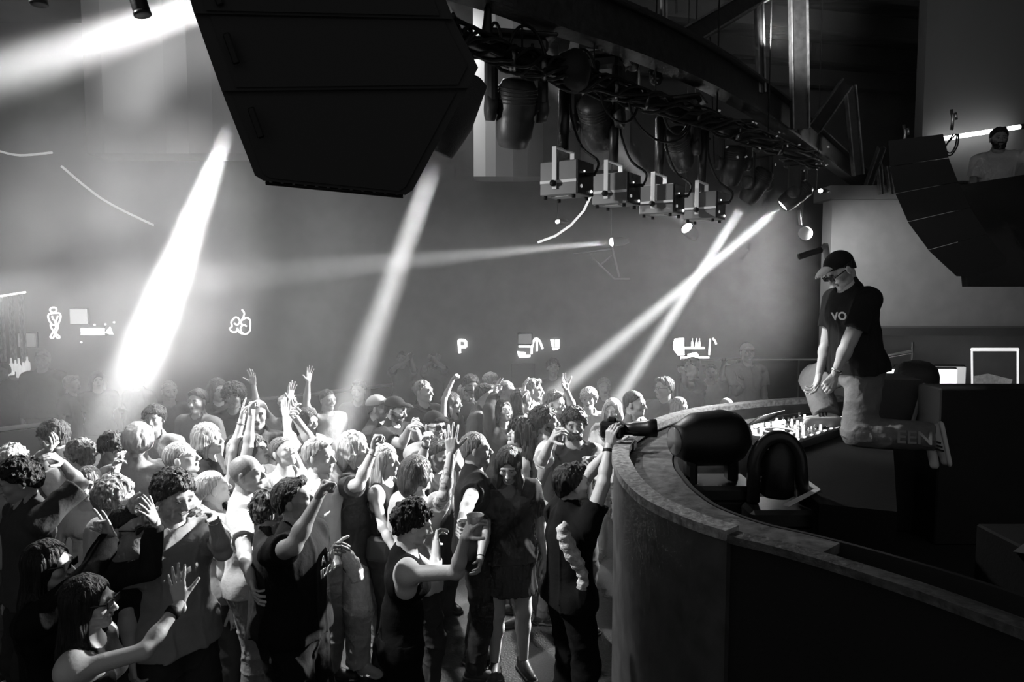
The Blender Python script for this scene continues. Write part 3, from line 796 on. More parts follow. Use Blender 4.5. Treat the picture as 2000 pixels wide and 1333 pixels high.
    # ---- shoes
    if shoes:
        for s_ in 'RL':
            hp, kn, an, fd = leg[s_]; fd = unit(fd); up = unit(kn - an) if legs and s_ in legs else Zu
            up = unit(up - fd * (up @ fd)); h_ = max(hB * .8, .007); side = np.cross(fd, up)
            f0 = Field(an - .25, an + .25, h_)
            heel = an - fd * .045 * k - up * .052 * k; toe = an + fd * .165 * k - up * .058 * k
            f0.cap(heel, toe, .036 * k, .034 * k, k=.02, u=side, q=1.0); f0.cap(an - fd * .02 * k, an + fd * .09 * k - up * .05 * k, .044 * k, .032 * k, k=.03)
            f0.plane(an - up * .078 * k, -up)
            sh = link_mesh('shoe', [f0.mesh()], mat('leather', shv, .5, bump=.1), root)
            if lod < 2:
                f1 = Field(an - .25, an + .25, h_ * .8)
                f1.cap(heel - up * .018 * k, toe - up * .012 * k, .047 * k, .045 * k, k=.0, u=up, q=.5)
                f1.plane(an - up * .060 * k, up); f1.plane(an - up * .088 * k, -up)
                link_mesh('sole', [f1.mesh()], mat('rubber', .55 if shv > .1 else .02, .7), sh)
    # ---- hair
    Rh = np.stack([Sh, Fh, Uh], 1)
    def T(x, y, z): return hc + Rh @ V3(x, y, z) * k
    if hair and hair not in ('none', 'bald'):
        amp, infl = {'short': (.007, .013), 'crop': (.003, .006), 'curly': (.010, .024), 'afro': (.014, .045), 'messy': (.012, .022),
                     'bob': (.004, .016), 'long': (.004, .013), 'tied': (.003, .008), 'braids': (.003, .010), 'volume': (.02, .04), 'hood': (.006, .03), 'under': (.004, .012), 'mid': (.006, .018)}[hair]
        ext = .6 if hair in ('long', 'volume', 'braids') else .34 if hair in ('bob', 'mid', 'hood', 'tied') else .2
        G = Field(hc - V3(.24, .24, ext) * k, hc + V3(.24, .24, .2) * k, max(hH * 1.15, .0045))
        G.ell(T(0, -.016, .024), (V3(.078, .096, .090) + infl) * k, Rh, k=.01)
        if hair in ('short', 'crop', 'curly', 'under', 'messy'): G.ell(T(0, -.05, -.02), (V3(.06, .05, .07) + infl * .6) * k, Rh, k=.02)
        if hair == 'short': G.cap(T(-.03, .06, .095), T(.03, .07, .085), .022 * k, k=.03)
        # face and ears left free
        cutn = V3(0, .62, -.78)
        if hair in ('short', 'crop', 'curly', 'afro', 'messy', 'tied', 'under', 'hood'):
            G.plane(T(0, .0, .010 if hair not in ('afro', 'curly', 'hood', 'messy') else (-.03 if hair == 'afro' else -.012)), Rh @ cutn, k=.008)
        else:
            G.cap(T(0, .16, -.01), T(0, .10, -.22), .088 * k, .11 * k, k=.012, op='i')
            G.ell(T(0, .11, -.01), V3(.068, .06, .085) * k, Rh, k=.012, op='i')
        back = unit(-Fh * V3(1, 1, 0)); sd = unit(Sh * V3(1, 1, 0)) if np.linalg.norm(Sh * V3(1, 1, 0)) > .2 else Sb
        fallL = fall if fall is not None else {'long': .36, 'volume': .34, 'bob': .15, 'mid': .17, 'braids': .3}.get(hair, 0)
        if fallL > 0 and hair != 'braids':
            q0 = T(0, -.055, .0); q1 = q0 - Zu * fallL * k * .5 + back * .02; q2 = q0 - Zu * fallL * k + back * .015
            wd = .085 if hair != 'volume' else .12
            G.cap(q0, q1, wd * k, (wd + .01) * k, k=.03, u=back, q=.62); G.cap(q1, q2, (wd + .012) * k, wd * .75 * k, k=.03, u=back, q=.5)
            for sg in (-1, 1):
                a0 = T(sg * .070, -.005, .03); a1 = a0 - Zu * fallL * k * .5 + sd * sg * (.012 if hair != 'volume' else .05); a2 = a0 - Zu * (fallL * .95) * k + sd * sg * .008 + Fh * V3(1, 1, 0) * .02
                G.cap(a0, a1, .028 * k, (.030 if hair != 'volume' else .055) * k, k=.03); G.cap(a1, a2, .031 * k, .014 * k, k=.03)
        if hair == 'braids':
            for sg in (-1, 1):
                p = T(sg * .075, -.01, -.04)
                for j in range(9):
                    G.ell(p - Zu * .034 * j * k + sd * sg * .012, V3(.018, .018, .022) * k, None, k=.006)
            G.plane(T(0, .055, 0), Rh @ V3(0, 1, -.9)) if False else None
        if hair == 'tied': G.ell(T(0, -.125, .02), V3(.034, .034, .034) * k, None, k=.02)
        if bang: G.ell(T(0, .06, .075), V3(.062, .03, .035) * k, Rh, k=.02)
        G.noise(amp * 1.6, (60 if hair != 'short' else 48) if hair not in ('curly', 'afro', 'volume') else 52, seed, (1, 1, .16 if hair != 'short' else .5) if hair not in ('curly', 'afro', 'messy') else (1, 1, .8))
        if hair == 'messy': G.noise(.012, 24, seed + 9)
        link_mesh('hood' if hair == 'hood' else 'hair', [G.mesh()], cloth(hv) if hair == 'hood' else hairm(hv), root)
    if beard > .55:
        G = Field(hc - .16 * k, hc + .14 * k, hH)
        G.cap(T(-.052, .015, -.05), T(-.03, .06, -.088), .022 * k, .024 * k, k=.02 * k); G.cap(T(.052, .015, -.05), T(.03, .06, -.088), .022 * k, .024 * k, k=.02 * k)
        G.cap(T(-.03, .062, -.09), T(.03, .062, -.09), .028 * k, k=.02 * k)
        G.cap(T(-.022, .094, -.049), T(.022, .094, -.049), .007 * k, k=.005)
        G.ell(T(0, .10, -.0635), V3(.024, .02, .010) * k, Rh, k=.005, op='i')
        G.noise(.004, 90, seed); link_mesh('beard', [G.mesh()], hairm(hv * .8), root)
    if cap is not None:
        ca = math.radians(capang); Fc = unit(Fh * math.cos(ca) + Sh * math.sin(ca)); Sc = np.cross(Fc, Uh)
        Rc = np.stack([Sc, Fc, Uh], 1)
        G = Field(hc - .2 * k, hc + .2 * k, max(hH, .005))
        G.ell(T(0, -.014, .028), V3(.088, .107, .098) * k, Rh, k=0); G.plane(T(0, 0, .035), unit(-Uh + Fh * .12))
        c_ = link_mesh('cap', [G.mesh()], cloth(cap[0], .1), root)
        G = Field(hc - .24 * k, hc + .24 * k, max(hH, .005)); bc = T(0, -.01, .038) + Fc * .095 * k
        G.ell(bc + Fc * .01 * k, V3(.070, .085, .05) * k, Rc, k=0); G.ell(bc + Fc * .01 * k - Uh * .010 * k, V3(.078, .095, .050) * k, Rc, k=0, op='i'); G.plane(T(0, -.01, .0) + Fc * .075 * k, -Fc)
        V_, F_ = G.mesh()
        if len(V_): link_mesh('cap_brim', [(V_, F_)], cloth(cap[1], .1), c_)
        if len(cap) > 2:
            mb = MB(); Rm = Matrix(((Sc[0], Fc[0], Uh[0]), (Sc[1], Fc[1], Uh[1]), (Sc[2], Fc[2], Uh[2])))
            mb.box(T(0, -.014, .075) + Fc * .098 * k, (.07 * k, .012, .045 * k), Rm, .004); mb.build('cap_badge', cloth(cap[2]), c_)
    if specs:
        Rm = Matrix(((Sh[0], Fh[0], Uh[0]), (Sh[1], Fh[1], Uh[1]), (Sh[2], Fh[2], Uh[2])))
        mb = MB()
        if specs == 'sun':
            for sg in (-1, 1): mb.box(T(sg * .034, .104, -.001), (.056 * k, .006, .036 * k), Rm, .003)
            mb.box(T(0, .106, .006), (.02 * k, .005, .008 * k), Rm)
            for sg in (-1, 1): mb.tube([T(sg * .06, .098, .004), T(sg * .074, .06, .006), T(sg * .080, -.01, .0)], .004 * k, 6)
            mb.build('sunglasses', mat('dark_lens', .01, .12), root)
        else:
            for sg in (-1, 1):
                c0 = T(sg * .033, .106, -.002); ring = [c0 + (Sh * math.cos(t) * .024 + Uh * math.sin(t) * .018) * k for t in np.linspace(0, 2 * math.pi, 15)]
                mb.tube(ring, .0018 * k, 5); mb.tube([T(sg * .057, .104, .002), T(sg * .080, -.01, .0)], .0018 * k, 5)
            mb.build('glasses', mat('dark_frame', .02, .3), root)
    info = dict(root=root, hc=hc, S=Sh, F=Fh, U=Uh, k=k, hold=holdp, hip=hip, chest=chest, neck=neck, St=St, Ft=Ft, Ut=Ut, arms=arms, leg=leg, z0=z0, w=w)
    return info
# ---------------------------------------------------------------- hanging speakers
def cabinet(front, Y, depth, inset, name, label, group=None, m=None):
    "cabinet whose back tapers in: front is a pixel outline at distance Y"
    cx = sum(p[0] for p in front) / len(front); cyy = sum(p[1] for p in front) / len(front)
    a = [P(x, y, Y) for x, y in front]
    ctr = sum(a, Vector()) / len(a)
    b = [ctr + (p - ctr) * inset + ray(cx, cyy).normalized() * depth for p in a]
    o = empty(name, ctr + ray(cx, cyy) * depth * .3, label, 'speaker', group)
    MB().prism(a, b).build('cabinet', m or black(.018, .6), o)
    return o, a, b
SP = [([(340, -110), (848, -60), (885, 37), (379, 26)], 'topmost near black speaker cabinet cut by the top of the frame'),
      ([(378, 23), (884, 34), (934, 132), (914, 172), (433, 178)], 'middle black cabinet of the big hanging speaker stack near the camera'),
      ([(432, 175), (915, 169), (806, 372), (792, 381), (514, 353), (498, 343)], 'lowest black cabinet of the big hanging speaker stack near the camera')]
for q, (fr, lb) in enumerate(SP):
    o, a, b = cabinet(fr, 3.0 + q * .02, .55, .80, 'speaker', lb, 'big black speaker stack hanging near the camera')
    n_ = len(a); cc = sum(a, Vector()) / n_; nrm = -ray(620, 200).normalized()
    # recessed grip on the rear and the grille edge screws
    pts = [cc + (p - cc) * .90 + nrm * .004 for p in a]
    MB().prism([p + nrm * .006 for p in pts], pts).build('rear_panel', black(.02, .75), o)
    h0 = P(500, 240, 2.98) if q == 2 else P(452, 95, 2.98) if q == 1 else P(420, -20, 2.98)
    MB().box(h0, (.03, .012, .13), Matrix.Rotation(-.33, 3, 'Y'), .01).build('grip', black(.003, .5), o)
    if q == 2:
        ra, rb = P(520, 357, 3.1), P(788, 383, 3.1)
        mbr = MB(); mbr.tube([ra, rb], .012, 6); mbr.build('bottom_rail', black(.01, .35), o)
        for j in range(12):
            MB().box(ra.lerp(rb, (j + .5) / 12) + Vector((0, -.012, .004)), (.012, .01, .006)).build('bolt', metal(.35, .3), o)
o = empty('cable_loop', P(845, 12, 3.1), 'thin black cable loop at the top of the big speaker stack', 'cable')
MB().tube([P(838, -10, 3.1), P(850, 2, 3.1), P(853, 18, 3.1), P(842, 28, 3.1)], .006, 6).build('cable', black(), o)
# fabric sock tube beside it and two pendant cans at the top left
a, b = P(915, 165, 3.9), P(880, 262, 3.9)
pf = empty('beam_fixture', a, 'dark perforated cylinder lamp just right of the big speaker stack', 'stage light')
MB().lathe(P(925, 150, 3.9), (P(868, 292, 3.9) - P(925, 150, 3.9)), [(0, .05), (.02, .085), (.26, .095), (.42, .062), (.44, .055)], 20).build('barrel', mat('dark_mesh', .03, .6, bump=.4, scale=150), pf)
MB().lathe(P(868, 292, 3.9), (P(868, 292, 3.9) - P(925, 150, 3.9)), [(0, .05), (.012, .048)], 20).build('lens', glow(3), pf)
for (x0, y0, x1, y1, lb) in ((258, -40, 279, 30, 'thin black pendant can tilted at the top left of the frame'), (70, -60, 76, 9, 'short black pendant can in the top left corner')):
    t = empty('pendant_can', P(x0, y0, 4.6), lb, 'stage light')
    A, B_ = P(x0, y0, 4.6), P(x1, y1, 4.6); L_ = (B_ - A).length
    MB().lathe(A, B_ - A, [(0, .045), (.01, .05), (L_ - .01, .05), (L_, .046)], 18).build('barrel', black(.006, .4), t)
    MB().lathe(B_, B_ - A, [(-.02, .053), (.0, .053), (.004, .044)], 18).build('rim', black(.01, .3), t)

# line array at right: five tilted cabinets
LA = [((1735, 275), (1842, 262), (1853, 308), (1738, 325)), ((1738, 326), (1853, 309), (1871, 355), (1749, 378)), ((1749, 379), (1871, 356), (1895, 405), (1773, 433)),
      ((1773, 434), (1895, 406), (1928, 457), (1813, 488)), ((1813, 489), (1928, 458), (1968, 512), (1902, 541), (1868, 540))]
names = ['topmost', 'second from top', 'third from top', 'fourth from top', 'lowest']
for q, fr in enumerate(LA):
    o, a, b = cabinet(fr, 6.0, .42, .75, 'speaker', names[q] + ' cabinet of the curved line array hanging at right', 'line array at right')
    c = sum(a, Vector()) / len(a); v = (a[1] - a[0]).normalized(); nn = -ray(1820, 400).normalized()
for px, py in ((1765, 262), (1858, 232)):
    h = empty('rigging_clamp', P(px, py, 6.1), 'small steel rigging clamp above the line array at ' + ('its left' if px < 1800 else 'its right'), 'clamp')
    MB().tube([P(px, py - 18, 6.1), P(px + 3, py, 6.1), P(px + 1, py + 22, 6.1)], .012, 6).build('shackle', metal(.5, .3), h)
    MB().tube([P(px + 8, py - 12, 6.1), P(px + 10, py + 2, 6.1)], .01, 6).build('pin', metal(.6, .3), h)
o = empty('cable_loop', P(1850, 300, 6.1), 'black cables looping from the top of the line array', 'cable')
for j in range(2):
    MB().tube(smooth([P(1862 + j * 6, 262, 6.05), P(1845, 292 - j * 4, 6.05), P(1856, 304 - j * 5, 6.05), P(1870 - j * 4, 285, 6.05), P(1872 - j * 3, 262, 6.05)], 5), .006, 6).build('cable', black(), o)

# ---------------------------------------------------------------- arched steel beam and its web
ZB = 4.3
AR = [(780, -60), (870, -18), (985, 18), (1090, 58), (1195, 92), (1300, 132), (1400, 178), (1500, 236), (1570, 285), (1625, 325), (1690, 374)]
arc = smooth([PZ(x, y, ZB) for x, y in AR], 4)
ab = empty('arched_beam', (arc[0].x, arc[0].y, ZB), 'dark arched steel beam sweeping over the lighting truss', 'beam')
sp_ = mat('dark_steel_paint', .030, .38, bump=.15, scale=20, var=.3)
ribbon(inward(arc, -.07), inward(arc, .07), ZB - .01, ZB + .012).build('bottom_flange', sp_, ab)
ribbon(inward(arc, -.07), inward(arc, .07), ZB + .26, ZB + .28).build('top_flange', sp_, ab)
ribbon(inward(arc, -.008), inward(arc, .008), ZB + .01, ZB + .27).build('web', sp_, ab)
def bar(x0, y0, x1, y1, d0, d1, r, label, nm='steel_strut', m=None):
    A, B_ = P(x0, y0, d0), P(x1, y1, d1); v = B_ - A
    o = empty(nm, A, label, 'strut'); R_ = frame(v, (0, 1, 0) if abs(v.normalized().y) < .9 else (0, 0, 1))
    MB().box((A + B_) / 2, (r * 2, v.length, .02), R_).build('web', m or sp_, o)
    for s_ in (-1, 1): MB().box((A + B_) / 2 + R_ @ Vector((s_ * r, 0, 0)), (.014, v.length, .075), R_).build('flange', mat('pale_steel', .22, .35, .3, bump=.2, scale=14, var=.4), o)  # flanges paler than the web
bar(1558, -60, 1563, 252, 6.9, 6.9, .075, 'thick vertical steel post rising from the arched beam')
bar(1481, -40, 1487, 182, 6.3, 6.3, .025, 'thin vertical steel post left of the thick one')
bar(1652, 165, 1590, 252, 8.0, 7.6, .065, 'slanting strut between the thick post and the right hand web')
bar(1660, 168, 1676, 342, 8.4, 8.6, .055, 'upright web strut right of the slanting one')
bar(1722, 288, 1694, 368, 9.6, 10.0, .04, 'short strut leaning near the line array top')
bar(1716, 318, 1722, 380, 9.8, 9.8, .022, 'slim upright left of the line array')
bar(1733, 325, 1741, 380, 9.8, 9.8, .022, 'slim upright touching the line array edge')
bar(1335, 78, 1500, -20, 5.6, 6.4, .07, 'broad dark strut climbing from the arch to the ceiling')
bar(1296, -20, 1297, 58, 5.2, 5.2, .012, 'thin hanging rod above the arch')
for k_, (px, py, py2) in enumerate(((1365, 75, 108), (1385, 45, 120), (1389, 120, 320))):
    t = MB(); t.tube([P(px, py, 5.9), P(px + 6, py2, 5.9)], .005, 5)
    tag(t.build('hanging_wire', black()), ['short', 'middle', 'long'][k_] + ' thin wire hanging past the arched beam', 'wire')

# ---------------------------------------------------------------- lighting truss pipe with cables
ZP = 4.05
PI_ = [(885, 66), (900, 75), (1000, 118), (1100, 146), (1200, 177), (1300, 211), (1400, 244), (1500, 280), (1600, 318)]
pipe = smooth([PZ(x, y, ZP) for x, y in PI_], 5)
pe = empty('lighting_pipe', (pipe[0].x, pipe[0].y, ZP), 'dark curved lighting pipe wrapped in cables crossing the upper right', 'pipe')
MB().tube(pipe, .045, 10).build('pipe', metal(.04, .4), pe)
def on_pipe(px):
    best = min(range(len(pipe)), key=lambda i: abs((1000 + F_PX * pipe[i].x / pipe[i].y) - px)); return pipe[best].copy()
rr = random.Random(3)
for j in range(9):
    pts = []
    for i, p in enumerate(pipe):
        a_ = j * .8 + i * .55 + rr.random(); r_ = .055 + rr.random() * .035
        pts.append(p + Vector((0, math.sin(a_) * r_, math.cos(a_) * r_ + .01)))
    MB().tube(smooth(pts, 2), .011, 6).build('cable', black(.012, .4), pe)
for (x0, h, x1) in ((1000, .34, 1060), (1108, .30, 1150), (930, .10, 990), (1180, -.30, 1240), (1235, -.38, 1330), (1290, -.25, 1340), (1340, .16, 1420), (1400, .14, 1450), (1030, .2, 1045), (960, .26, 985)):
    A, B_ = on_pipe(x0), on_pipe(x1)
    MB().tube([A.lerp(B_, .5 - .62 * math.cos(t_)) + Vector((0, 0, h * .62 * math.sin(t_))) for t_ in np.linspace(0, math.pi, 15)], .009, 6).build('cable', black(.012, .4), pe)
A = on_pipe(968); MB().lathe(A + Vector((-.02, 0, .02)), (.05, 0, 1), [(0, .025), (.06, .034), (.12, .024), (.2, .02), (.21, .014), (.28, .012)], 14).build('clamp', black(.01, .4), pe)
A = on_pipe(1125); MB().lathe(A + Vector((-.06, 0, -.05)), (.5, 0, 1), [(0, .09), (.06, .13), (.15, .11), (.22, .05)], 14).build('taped_joint', black(.012, .6), pe)
for px in (1000, 1060, 1190, 1260, 1345, 1440, 1520):
    A = on_pipe(px); MB().tube([A - Vector((.02, 0, 0)), A + Vector((.02, 0, -.0))], .066, 10).build('clamp', metal(.12, .35), pe)
rs2 = random.Random(9)
for j in range(26):   # bright nuts and tags
    px = 1420 + j * 7.5; A = on_pipe(min(px, 1590)) + Vector(((rs2.random() - .5) * .3, (rs2.random() - .5) * .3, (rs2.random() - .5) * .42))
    MB().box(A, (.02, .02, .012), Matrix.Rotation(rs2.random() * 3, 3, 'Y')).build('buckle', metal(.8, .2), pe)

# ---------------------------------------------------------------- moving heads
def moving_head(px, py, Y, s, yaw, tilt, label, on=0.0, v=.02, beam=None):
    "hangs from the pipe: base up, two arms, tilted barrel. tilt: degrees the barrel swings from straight down"
    c = P(px, py, Y)
    if beam: c = beam[0] - (beam[1] - beam[0]).normalized() * (.21 * s)
    o = empty('moving_head', c + Vector((0, 0, .33 * s)), label, 'stage light', 'moving heads on the lighting pipe')
    Rz = Matrix.Rotation(math.radians(yaw), 3, 'Z'); bm_ = mat('black_plastic', v, .42, bump=.05, scale=60)
    def q(x, y, z): return c + Rz @ Vector((x, y, z)) * s
    b = MB(); b.box(q(0, 0, .30), (.30 * s, .24 * s, .08 * s), Rz, .02 * s); b.build('base', bm_, o)
    b = MB(); b.box(q(0, 0, .348), (.38 * s, .30 * s, .022 * s), Rz, .008 * s); b.build('base_plate', bm_, o)
    for sg in (-1, 1):
        b = MB(); b.box(q(sg * .135, 0, .13), (.055 * s, .13 * s, .32 * s), Rz, .018 * s); arm_ = b.build('yoke_arm', bm_, o)
        b = MB(); b.lathe(q(sg * .115, 0, 0), Rz @ Vector((sg, 0, 0)), [(0, .07 * s), (.045 * s, .07 * s), (.05 * s, .055 * s)], 16); b.build('pivot_cap', bm_, arm_)
    t = math.radians(tilt); ax = Rz @ Vector((0, math.sin(t), -math.cos(t)))
    if beam: ax = (beam[1] - beam[0]).normalized()
    b = MB(); b.lathe(c - ax * .15 * s, ax, [(0, .05 * s), (.008 * s, .082 * s), (.05 * s, .102 * s), (.17 * s, .106 * s), (.19 * s, .098 * s), (.21 * s, .104 * s), (.30 * s, .096 * s), (.345 * s, .080 * s), (.35 * s, .074 * s), (.335 * s, .068 * s)], 28)
    hd = b.build('barrel', bm_, o)
    b = MB(); b.lathe(c + ax * .188 * s, ax, [(0, .066 * s), (.004 * s, .060 * s)], 20); b.build('lens', glow(on) if on else mat('lens_glass', .05, .08), hd)
    for j in range(5): MB().lathe(c - ax * (.11 - j * .018) * s, ax, [(0, .108 * s), (.006 * s, .108 * s)], 20).build('cooling_fin', bm_, hd)
    tp = on_pipe(px); MB().tube([tuple(c + Vector((0, 0, .355 * s))), tp], .022, 8).build('hook_clamp', metal(.1, .4), o)
    return o
moving_head(1008, 212, 4.35, 1.12, 12, 24, 'large black moving head nearest the camera under the pipe, aimed down right', v=.045)
moving_head(1166, 232, 5.1, 1.15, -20, 48, 'black moving head between the first two hanging rods')
moving_head(1325, 288, 5.6, 1.0, -25, 52, 'black moving head between the third and fourth hanging rods')
moving_head(1432, 318, 6.6, 1.0, 10, 20, 'black moving head right of the last hanging box light')
moving_head(1484, 358, 7.0, 1.05, 215, 38, 'black moving head throwing the left beam of the bright crossing pair', 4, v=.03, beam=(B4S, B4D))
moving_head(1552, 372, 7.5, 1.0, 235, 48, 'black moving head throwing the right beam of the bright crossing pair', 4, v=.05, beam=(B5S, B5D))
moving_head(1205, 118, 5.9, 1.05, 15, 70, 'dark lamp head tucked against the underside of the arch')
# box lights on rods
def box_light(px, py, Y, label):
    s = 1.0; c = P(px, py, Y); o = empty('box_light', c, label, 'stage light', 'hanging box lights')
    Rz = Matrix.Rotation(math.radians(-32), 3, 'Z')
    def q(x, y, z): return c + Rz @ Vector((x, y, z))
    cm = mat('grey_lacquer', .20, .35, bump=.03, scale=30)
    MB().box(q(0, 0, 0), (.26, .22, .21), Rz, .006).build('housing', cm, o)
    MB().box(q(.134, 0, 0), (.012, .215, .205), Rz, .003).build('end_panel', black(.008, .35), o)
    MB().box(q(0, -.1115, -.022), (.255, .004, .017), Rz).build('white_stripe', mat('white_paint', .85, .4), o)
    br = MB(); br.box(q(-.02, -.122, .06), (.032, .008, .26), Rz, .002); br.box(q(-.02, .122, .06), (.032, .008, .26), Rz, .002); br.box(q(-.02, 0, .19), (.032, .252, .008), Rz, .002)
    br.build('bracket', mat('white_paint', .85, .4), o)
    MB().lathe(q(-.02, -.128, -.035), Rz @ Vector((0, -1, 0)), [(0, .02), (.02, .02), (.03, .012)], 12).build('knob', black(), o)
    for x, y in ((-.1, -.09), (.1, -.09), (-.1, .09), (.1, .09)): MB().lathe(q(x, y, -.105), (0, 0, -1), [(0, .012), (.022, .012)], 10).build('foot', black(), o)
    MB().box(q(-.02, 0, -.107), (.12, .1, .004), Rz).build('bottom_lens', mat('frosted_glass', .5, .3), o)
    for (y, z, r, e) in ((-.03, .04, .006, 1.5), (.07, -.075, .009, 4), (-.07, -.055, .011, .3)):
        MB().lathe(q(.14, y, z), Rz @ Vector((1, 0, 0)), [(0, r), (.006, r)], 12).build('indicator', glow(e), o)
    MB().tube([q(.14, .0, .02), q(.2, .0, .02)], .012, 8).build('plug', black(), o)
    tp = on_pipe(px + 2); top = q(-.02, 0, .19); MB().tube([top, (top.x, top.y, tp.z)], .034, 10).build('hanging_rod', metal(.06, .4), o)
    MB().tube(smooth([q(.2, 0, .02), q(.22, .0, .1), q(.1, .02, .2), (top.x + .05, top.y, top.z + .2), (top.x + .04, top.y, tp.z)], 5), .008, 6).build('cable', black(), o)
box_light(1106, 352, 4.62, 'nearest grey box light hanging from the pipe, leftmost of four')
box_light(1203, 372, 5.05, 'second from left of the four hanging grey box lights')
box_light(1292, 392, 5.35, 'third from left of the four hanging grey box lights')
box_light(1375, 404, 5.75, 'rightmost of the four hanging grey box lights')
# wall projector units and duct behind the truss
e = empty('duct_box', P(1190, 120, 7.4), 'pale sheet metal duct box behind the truss under the arch', 'duct')
du = MB(); du.prism([P(1118, 62, 7.4), P(1185, 95, 7.4), P(1178, 132, 7.4), P(1208, 158, 7.4), P(1150, 150, 7.4), P(1105, 120, 7.4)], [p + Vector((.3, 1.2, 0)) for p in [P(1118, 62, 7.4), P(1185, 95, 7.4), P(1178, 132, 7.4), P(1208, 158, 7.4), P(1150, 150, 7.4), P(1105, 120, 7.4)]])
du.build('casing', mat('pale_plaster', .35, .6), e); MB().box(P(1160, 92, 7.38), (.3, .02, .03), Matrix.Rotation(.1, 3, 'Y')).build('slot', black(), e)
e = empty('wall_speaker', P(1232, 130, 6.6), 'small black speaker box hanging under the arch', 'speaker')
MB().prism([P(1176, 108, 6.6), P(1246, 112, 6.6), P(1243, 162, 6.6), P(1212, 158, 6.6), P(1172, 130, 6.6)], [P(1180, 108, 7.0), P(1244, 112, 7.0), P(1240, 158, 7.0), P(1212, 155, 7.0), P(1178, 130, 7.0)]).build('cabinet', black(.005, .5), e)
MB().tube([P(1246, 112, 6.55), P(1250, 186, 6.55)], .014, 6).build('bracket', metal(.5, .35), e)
for px, py in ((1188, 100), (1278, 142)):
    e = empty('spot_lamp', P(px, py, 5.3), 'small glossy spot lamp clipped under the arch, ' + ('left one' if px < 1200 else 'right one'), 'stage light')
    MB().lathe(P(px, py - 12, 5.3), (.15, 0, -1), [(0, .02), (.02, .045), (.1, .05), (.13, .03)], 16).build('barrel', mat('black_gloss', .02, .12), e)
    MB().tube([P(px, py - 12, 5.3), P(px + 2, py - 32, 5.3)], .01, 6).build('bracket', metal(.3, .3), e)

# distant lamps that glow: the source of the horizontal beam with its bracket, a lamp behind the boxes, a small square one, a ceiling ring
def lamp(px, py, Y, r, e_, label, square=False, aim=(-1, -1, -.1)):
    o = empty('lamp', P(px, py, Y), label, 'stage light')
    if square: MB().box(P(px, py, Y), (r * 2, .03, r * 1.3), Matrix.Rotation(-.25, 3, 'Y'), .01).build('lens', glow(e_), o)
    else: MB().lathe(P(px, py, Y), aim, [(0, r), (.02, r * .9), (.03, r * .5)], 18).build('lens', glow(e_), o)
    v = Vector(aim).normalized()
    MB().lathe(P(px, py, Y) - v * .005, [-c for c in v], [(0, r * 1.15), (.12, r * 1.1), (.2, r * .6)], 18).build('housing', black(.03), o)
    return o
l3 = lamp(1196, 473, 9.05, .05, 30, 'bright lamp throwing the long horizontal beam to the left', aim=(B3D - B3S))
for A, B_ in (((1150, 497), (1200, 545)), ((1200, 545), (1230, 545)), ((1195, 480), (1210, 542)), ((1120, 497), (1195, 486)), ((1170, 520), (1195, 500))):
    MB().tube([P(A[0], A[1], 9.3), P(B_[0], B_[1], 9.3)], .012, 6).build('bracket_bar', metal(.25, .4), l3)
lamp(1342, 446, 9.55, .075, 25, 'bright lamp glowing under the third hanging box light', aim=(B7D - B7S))
lamp(1090, 433, 10.0, .035, 12, 'small bright square lamp hanging alone near the middle of the hall', True)
lamp(1362, 268, 6.3, .02, 6, 'tiny bright lamp on the truss behind the fourth rod')
lamp(1603, 373, 7.8, .022, 14, 'tiny bright lamp near the end of the arched beam')
rg = MB(); cpt = P(1000, 330, 9.9)
rg.tube([P(x, y, 9.9) for x, y in ((1160, 350), (1155, 380), (1140, 412), (1115, 440), (1085, 461), (1050, 474))], .018, 6)
tag(rg.build('curved_tube_light', glow(.8)), 'thin pale curved light tube arcing down behind the box lights', 'light')
for x0, y0, x1, y1, n in ((-10, 293, 102, 298, 'short pale strip in the dark haze at the left edge'), (120, 325, 300, 440, 'faint curved tube descending in the dark haze at left')):
    q = MB(); q.tube(smooth([P(x0, y0, 12), P((x0 + x1) / 2 - 8, (y0 + y1) / 2 + 8, 12), P(x1, y1, 12)], 6), .02, 6); tag(q.build('light_strip', glow(.35)), n, 'light')
# round fan disc and wall pad right of the beams
e = empty('round_reflector', P(1573, 455, 9.0), 'pale round disc hanging right of the crossing beams', 'reflector')
MB().lathe(P(1573, 456, 9.0), (-.25, -1, .1), [(0, .085), (.02, .08), (.03, .03)], 24).build('disc', mat('white_paint', .8, .5), e)
MB().tube([P(1560, 410, 9.0), P(1563, 440, 9.0)], .02, 6).build('stem', metal(.4, .5), e)
e = empty('wall_pole', P(1590, 495, 6.9), 'dark pole end fixed to the wall behind the cap', 'pole')
MB().tube([P(1560, 502, 6.9), P(1604, 488, 6.9)], .03, 10).build('pole', black(.02), e)
MB().tube([P(1604, 488, 6.9), P(1611, 480, 7.0), P(1616, 505, 7.0), P(1622, 512, 7.1)], [.02, .035, .03, .02], 8).build('clamp', mat('white_paint', .45, .6), e)

